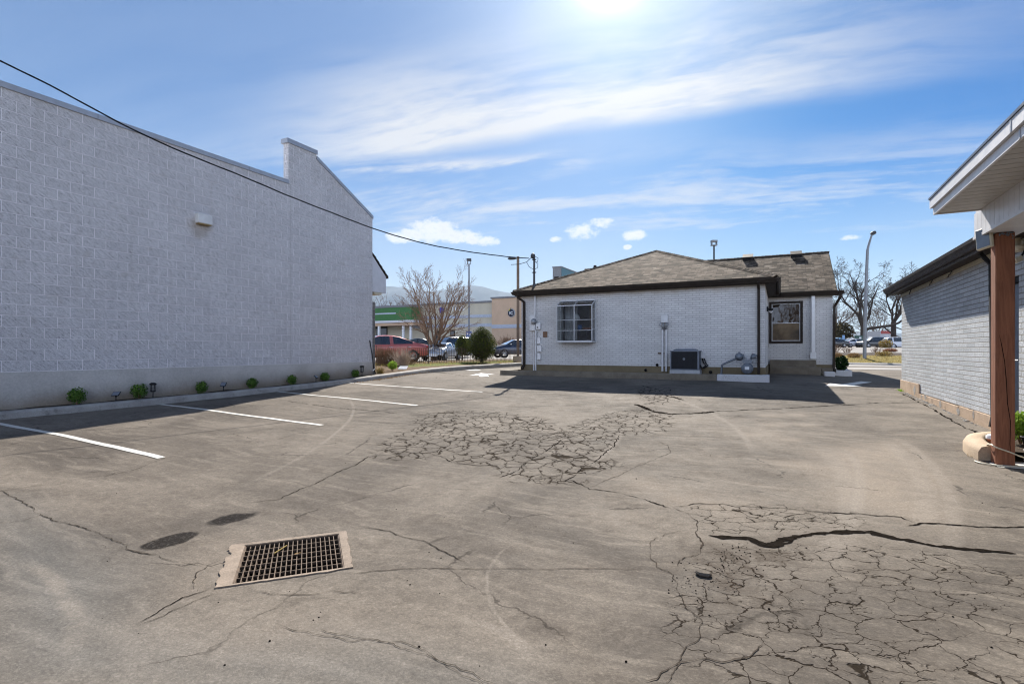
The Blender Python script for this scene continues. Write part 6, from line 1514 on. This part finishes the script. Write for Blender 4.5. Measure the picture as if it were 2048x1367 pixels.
# round emblem
ec=on_y(1023,625.5,SY-.62); em=thing('round_emblem','round navy emblem with white lettering and a yellow-green leaf on the tan store block','emblem',(ec.x,SY-.6,ec.z-.5))
ys_=SY-.62
m=MB(); m.lathe((ec.x,ys_+.01,ec.z),[(.001,.05),(.50,.05),(.54,.02),(.54,0)],24,axis=(0,-1,0)); m.build('ring',plain('emblem_grey',(.30,.31,.33),.5),em)
m=MB(); m.lathe((ec.x-.04,ys_-.04,ec.z),[(.001,.06),(.41,.06),(.44,.03),(.44,0)],24,axis=(0,-1,0)); m.build('disc',plain('emblem_navy',(.012,.014,.035),.4),em)
letters('IC',(ec.x-.25,ys_-.11,ec.z-.21),.56,0,wl,em,extr=.02)
m=MB(); q=Vector((ec.x-.22,ys_-.12,ec.z+.40)); m.add([q+Vector((-.16,0,-.2)),q+Vector((-.10,0,-.02)),q+Vector((.06,0,.14)),q+Vector((.10,0,.06)),q+Vector((.0,0,-.1))],[(0,1,2,3,4)]); m.obox(q+Vector((0,.02,0)),(.09,0,.09),(0,.015,0),(-.03,0,.03)); m.build('leaf',plain('leaf_yellow',(.42,.38,.04),.5),em)
m=MB(); m.tube([q+Vector((.12,0,-.05)),q+Vector((.2,0,.15)),q+Vector((.19,0,.28))],.03,5); m.build('stalk',M['dark'],em)
# sign tower beyond the house
yt=56.0; xa=sx(1105.5,yt); xb=sx(1122,yt); zT=szv(1110,533,yt); tw_=thing('sign_tower','grey and teal sign tower with white letters, above the house roof','sign tower',((xa+xb)/2,yt,-.3))
m=MB(); m.box(xa,xb,yt,yt+6.5,-.6,zT-.12); m.build('tower_wall',plain('tower_grey',(.22,.22,.225),.8),tw_)
m=MB(); m.box(xa-.06,xb+.06,yt-.06,yt+6.56,zT-.12,zT); m.build('tower_cap',cap_,tw_)
m=MB(); m.box(xb+.001,xb+.03,yt+.15,yt+6.3,zT-4,zT-.125); m.build('teal_panel',plain('teal_panel',(.085,.19,.22),.5),tw_)
letters('SPAT',(xb+.04,yt+.35,zT-2.05),1.35,math.pi/2,wl,tw_,extr=.02)
m=MB(); x_=sx(1113,yt); m.box(x_-.28,x_+.28,yt-.03,yt-.001,zT-2.1,zT-1.15); m.build('tower_vent',M['brown'],tw_)
# far shop and signs on the right
p=at_d(1757,HZ,135); b=thing('far_shop','distant white shop with red sign bands, seen through the bare trees across the street','shop',(p.x,p.y,.4)); rg=rgt(); fw=Vector((-ST,CT,0))
m=MB(); c=Vector((p.x,p.y,0)); m.obox(c+zz*2.3,rg*1.6,fw*3,zz*2.4); m.obox(c+rg*3.2+zz*1.6,rg*2.2,fw*3,zz*1.6); m.build('wall',plain('far_white',(.5,.5,.52),.8),b)
m=MB(); m.obox(c+zz*4.35-fw*3.03+rg*.0,rg*1.5,fw*.05,zz*.38); m.obox(c+rg*3.2+zz*2.75-fw*3.03,rg*1.7,fw*.05,zz*.22); m.build('red_sign',plain('red_sign',(.36,.05,.04),.5),b)
m=MB(); m.obox(c+zz*1.4-fw*3.04,rg*.9,fw*.03,zz*.55); m.build('shop_window',plain('shop_blue_glass',(.12,.17,.26),.2),b)
p=fpt(1717,92); c=at_d(1717,675.5,92); t=thing('green_box_sign','dark green box sign with a pale mark, above the silver car across the street','sign',(c.x,c.y,c.z-.4)); m=MB(); m.obox(c,rg*.62,fw*.15,zz*.42); m.build('box',plain('green_sign',(.02,.07,.05),.5),t); m=MB(); m.obox(c-fw*.16+rg*.2,rg*.18,fw*.01,zz*.16); m.build('pale_mark',M['white'],t); m=MB()
for s in (-.4,.4): m.tube([c+rg*s-zz*.4,c+rg*s-zz*1.6],.05,6)
m.build('leg',M['pole'],t)
c=at_d(1687,674,96); t=thing('blue_post_sign','small pale blue upright sign behind the cars near the house corner','sign',(c.x,c.y,c.z-.6)); m=MB(); m.obox(c,rg*.22,fw*.04,zz*.36); m.build('board',plain('pale_blue_sign',(.22,.38,.60),.5),t); m=MB(); m.tube([c-zz*.3,c-zz*1.7],.04,6); m.build('post',M['pole'],t)

# ================= CARS =================
def car(label,pos,hd,paint,L=4.7,W=1.82,Ht=1.45,style='sedan',grp=None,name='parked_car'):
    t=thing(name,label,'car',pos,grp); hd=hd
    if style=='sedan':
        top=[(-2.36,.62),(-2.33,.80),(-2.25,.93),(-2.0,.985),(-1.62,1.03),(-1.2,1.20),(-.75,1.37),(-.35,1.44),(.0,1.45),(.4,1.42),(.8,1.25),(1.2,1.03),(1.45,.97),(1.9,.87),(2.2,.76),(2.32,.66),(2.37,.55)]
        belt=[(-2.36,.60),(-2.25,.86),(-1.6,.97),(0,.92),(1.2,.90),(1.9,.80),(2.2,.68),(2.37,.50)]; gl=(-1.62,1.2); rw=(-1.55,-.70); ws=(.45,1.15); wb=(-1.38,1.42)
    elif style=='coupe':
        top=[(-2.2,.60),(-2.16,.80),(-2.05,.93),(-1.75,1.00),(-1.2,1.15),(-.6,1.30),(-.2,1.345),(.1,1.34),(.5,1.22),(1.0,.98),(1.3,.92),(1.8,.82),(2.1,.70),(2.2,.60),(2.24,.50)]
        belt=[(-2.2,.58),(-2.0,.86),(-1.4,.95),(0,.90),(1.0,.87),(1.8,.76),(2.1,.62),(2.24,.46)]; gl=(-1.6,1.05); rw=(-1.6,-.6); ws=(.2,1.0); wb=(-1.30,1.36)
    else:
        top=[(-2.3,.55),(-2.28,1.0),(-2.2,1.15),(-2.05,1.50),(-1.9,1.62),(-1.2,1.68),(0,1.68),(.45,1.64),(.8,1.42),(1.15,1.14),(1.35,1.07),(2.0,.98),(2.2,.86),(2.3,.72),(2.34,.55)]
        belt=[(-2.3,.55),(-2.26,1.0),(-1.6,1.03),(0,1.02),(1.15,1.0),(2.0,.90),(2.2,.76),(2.34,.5)]; gl=(-2.1,1.15); rw=(-2.22,-2.0); ws=(.5,1.1); wb=(-1.36,1.40)
    kx=L/(top[-1][0]-top[0][0]); kz=Ht/max(z for _,z in top); w=W/2
    def it(tb,x):
        for a,b in zip(tb,tb[1:]):
            if a[0]<=x<=b[0]: return a[1]+(b[1]-a[1])*(x-a[0])/(b[0]-a[0])
        return tb[-1][1]
    x0,x1=top[0][0],top[-1][0]; n=54; xs=[x0+(x1-x0)*(.5-.5*math.cos(math.pi*i/n)) if i<6 or i>n-6 else None for i in range(n+1)]
    xs=[x0+(x1-x0)*(i/n) for i in range(n+1)]
    rows=[]; rot=Matrix.Rotation(hd,3,'Z'); pos=Vector(pos)
    def pt(x,y,z): return pos+rot@Vector((x*kx,y,z*kz))
    for x in xs:
        e=min(1,(x-x0)/.45,(x1-x)/.6); wp=w*(.72+.28*math.sqrt(max(0,1-(1-e)**2))) if e<1 else w
        zt=it(top,x); zb=min(it(belt,x),zt-.015); cab=max(0,min(1,(zt-zb-.06)/.25)); zl=.24+.10*(1-min(1,e*1.3)); zl=min(zl,zt-.2)
        wr=wp*(.93*(1-cab)+.70*cab); m_=zb-.02
        h=[(0,zl),(wp*.88,zl),(wp*.97,zl+.08),(wp,zl+(zb-zl)*.45),(wp*.985,zl+(zb-zl)*.8),(wp*.945,zb),(wp*.925,zb+.02*min(1,cab+.3)),(wr+ (wp*.925-wr)*.06,zb+(zt-zb)*.90),(wr*.9,zb+(zt-zb)*.97),(wr*.5,zt),(0,zt+.006)]
        rows.append([pt(x,y,z) for y,z in h]+[pt(x,-y,z) for y,z in h[-2:0:-1]])
    K=len(rows[0]); body=MB(); glass_=MB(); trim=MB(); bf=[];gf=[];tf=[]
    vs=[p for r in rows for p in r]
    for i in range(n):
        xm=(xs[i]+xs[i+1])/2
        for j in range(K):
            q=(i*K+j,i*K+(j+1)%K,(i+1)*K+(j+1)%K,(i+1)*K+j); jj=j if j<10 else K-1-j
            cab=it(top,xm)-it(belt,xm)>.16
            side=jj==6 and cab and gl[0]+.12<xm<gl[1]-.12 and not (abs(xm-(-.25))<.055 or (style=='suv' and abs(xm+1.35)<.06))
            tp=jj in(8,9) and (ws[0]<xm<ws[1] or rw[0]<xm<rw[1])
            if side or tp: gf.append(q)
            elif jj==0 or jj==1: tf.append(q)
            else: bf.append(q)
    body.add(vs,bf,0,True); 
    body.add(rows[0],[tuple(range(K))],0); body.add(rows[-1],[tuple(range(K-1,-1,-1))],0)
    o=body.build('body',paint,t); glass_.add(vs,gf,0,True); glass_.build('window',M['cglass'],t); trim.add(vs,tf,0,True); trim.build('underside',M['plastic'],t)
    for o in [c for c in COL.objects if c.parent is t]:
        bm=bmesh.new(); bm.from_mesh(o.data); lo=[v for v in bm.verts if not v.link_faces]; bmesh.ops.delete(bm,geom=lo,context='VERTS'); bmesh.ops.recalc_face_normals(bm,faces=bm.faces); bm.to_mesh(o.data); bm.free()
    r=.335 if style!='suv' else .37
    for sx_ in wb:
        for s in (-1,1):
            ax=rot@Vector((0,s,0)); c=pt(sx_,s*(w-.02),0)+Vector((0,0,r))
            m=MB(); m.lathe(c-ax*.05,[(r*1.17,-.1),(r*1.17,.058),(r*.9,.062)],22,axis=ax); m.build('wheel_arch',M['plastic'],t)
            m=MB(); m.lathe(c-ax*.14,[(r*.6,-.02),(r*.94,-.02),(r,.02),(r,.15),(r*.94,.20),(r*.66,.205)],22,axis=ax); wh=m.build('wheel',M['tyre'],t)
            m=MB(); m.lathe(c+ax*.045,[(r*.68,.02),(r*.64,.005),(r*.60,-.03)],22,axis=ax); m.lathe(c+ax*.045,[(r*.16,.012),(.001,.016)],10,axis=ax)
            u_=ax.orthogonal().normalized(); v_=ax.cross(u_)
            for k in range(10): a=k*.6283; dd=u_*math.cos(a)+v_*math.sin(a); m.obox(c+ax*.045+dd*r*.38,dd*r*.27,(ax.cross(dd))*r*.035,ax*.008)
            m.build('rim',M['rim'],wh)
    xm=ws[1]-.25
    for s in (-1,1):
        m=MB(); c=pt(xm,s*(w+.10),it(belt,xm)+.10); m.obox(c,rot@Vector((.07,0,0)),rot@Vector((0,.10,0)),Vector((0,0,.065))); m.build('mirror',paint,t,bevel=.03,seg=2)
        m=MB(); zf=.66 if style!='suv' else .80; c=pt(x1-.16,s*w*.74,zf); m.obox(c,rot@Vector((.10,-s*.10,0)),rot@Vector((0.05,s*.13,0)),Vector((0,0,.055))); m.build('headlight',M['lampglass'],t,bevel=.03,seg=2)
        m=MB(); zr=.82 if style!='suv' else 1.0; c=pt(x0+.10,s*w*.80,zr); m.obox(c,rot@Vector((.08,0,0)),rot@Vector((0,.13,0)),Vector((0,0,.07))); m.build('taillight',M['taillight'],t,bevel=.03,seg=2)
        for dx_ in ((.15,-.85) if style!='coupe' else (-.1,)):
            m=MB(); c=pt(dx_-.35,s*(w*.985),.80 if style!='suv' else .9); m.obox(c,rot@Vector((.09,0,0)),Vector((0,0,.014)),rot@Vector((0,.018,0))); m.build('door_handle',M['rim'],t)
    return t
yaw=lambda a: TH+a   # 0 = facing image right
def carpos(u,v,d,z=None): p=at_d(u,v,d); return (p.x,p.y,p.z if z is None else z)
red=carpaint('metallic_red_paint',(.58,.15,.125),.3); silver=carpaint('silver_paint',(.42,.45,.50),.5); navy=carpaint('navy_paint',(.02,.03,.06)); black=carpaint('black_paint',(.012,.012,.014)); whitep=carpaint('white_paint',(.70,.70,.72),0); bluep=carpaint('pale_blue_paint',(.30,.48,.62)); dkgrey=carpaint('dark_grey_paint',(.05,.055,.06))
car('metallic red sedan behind the hoop fence, its nose hidden by the block wall corner',carpos(766,723,29.3),yaw(math.pi+.50),red,4.85,1.84,1.47)
car('silver two-door coupe parked nose-on between the red car and the evergreens',carpos(884,719.5,41),yaw(math.pi+1.28),silver,4.3,1.78,1.36,'coupe')
car('dark utility vehicle with a pale roof, behind the silver coupe and small evergreen',carpos(900,700,49,-.52),yaw(math.pi+.75),dkgrey,4.4,1.85,1.72,'suv')
car('dark navy car half hidden behind the corner of the white brick house',carpos(1033,712,44,-.62),yaw(math.pi+.35),navy,4.6,1.8,1.48,'sedan')
car('small dark car under the bare tree beside the cream store',carpos(838,698,57,-.15),yaw(.3),black,4.3,1.75,1.4)
g='cars parked across the street'
car('black car at the left end of the row, cut off by the house corner downspout',carpos(1664,694.5,82),yaw(math.pi),black,4.6,1.8,1.42,grp=g)
car('silver-white sedan seen side-on left of the street lamp',carpos(1708,694.5,84),yaw(.12),whitep,4.6,1.8,1.40,grp=g)
car('black SUV seen side-on right of the street lamp',carpos(1747,695,82),yaw(math.pi),black,4.7,1.9,1.66,'suv',grp=g)
car('white SUV showing its tail lamp, cut off by the grey brick building',carpos(1803,697.5,74),yaw(-.25),whitep,4.6,1.88,1.66,'suv',grp=g)
car('pale blue car in the back row, behind the black car at the house corner',carpos(1676,690.5,97),yaw(.1),bluep,4.5,1.8,1.45,grp=g)
car('white car in the back row, between the pale blue car and the street lamp',carpos(1698,690.5,104),yaw(math.pi),whitep,4.5,1.8,1.45,grp=g)
car('silver car in the back row, behind the black SUV',carpos(1741,690,103),yaw(.1),silver,4.5,1.8,1.6,'suv',grp=g)
car('grey car in the back row, behind the golden shrub',carpos(1783,690,100),yaw(math.pi),dkgrey,4.5,1.8,1.45,grp=g)
# ================= AIR =================
if HAZE>0:
    m=MB(); m.box(-9500,9500,-700,9500,-32,815); hz_=m.build('haze',[]) if False else None
    me=bpy.data.meshes.new('haze'); me.from_pydata([tuple(p) for p in m.v],[],m.f); hz_=bpy.data.objects.new('haze',me); COL.objects.link(hz_); hz_['kind']='stuff'; hz_['label']='thin pale air haze out to the hills'
    mt=bpy.data.materials.new('haze_air'); mt.use_nodes=True; nt=mt.node_tree; nt.nodes.clear(); N=NT(nt); o=N.n('ShaderNodeOutputMaterial'); v=N.n('ShaderNodeVolumePrincipled',{'Color':(.70,.85,1,1),'Density':HAZE,'Anisotropy':.0}); nt.links.new(v.outputs[0],o.inputs['Volume']); me.materials.append(mt)
    mt.cycles.homogeneous_volume=True if hasattr(mt,'cycles') and hasattr(mt.cycles,'homogeneous_volume') else True
    sc.cycles.volume_bounces=0
# ================= LIFT TO EYE HEIGHT =================
for o in list(sc.objects):
    if o.parent is None and o.type in('MESH','EMPTY'): o.location.z+=CAMZ
print('OBJ',len(sc.objects),'faces',sum(len(o.data.polygons) for o in sc.objects if o.type=='MESH'))
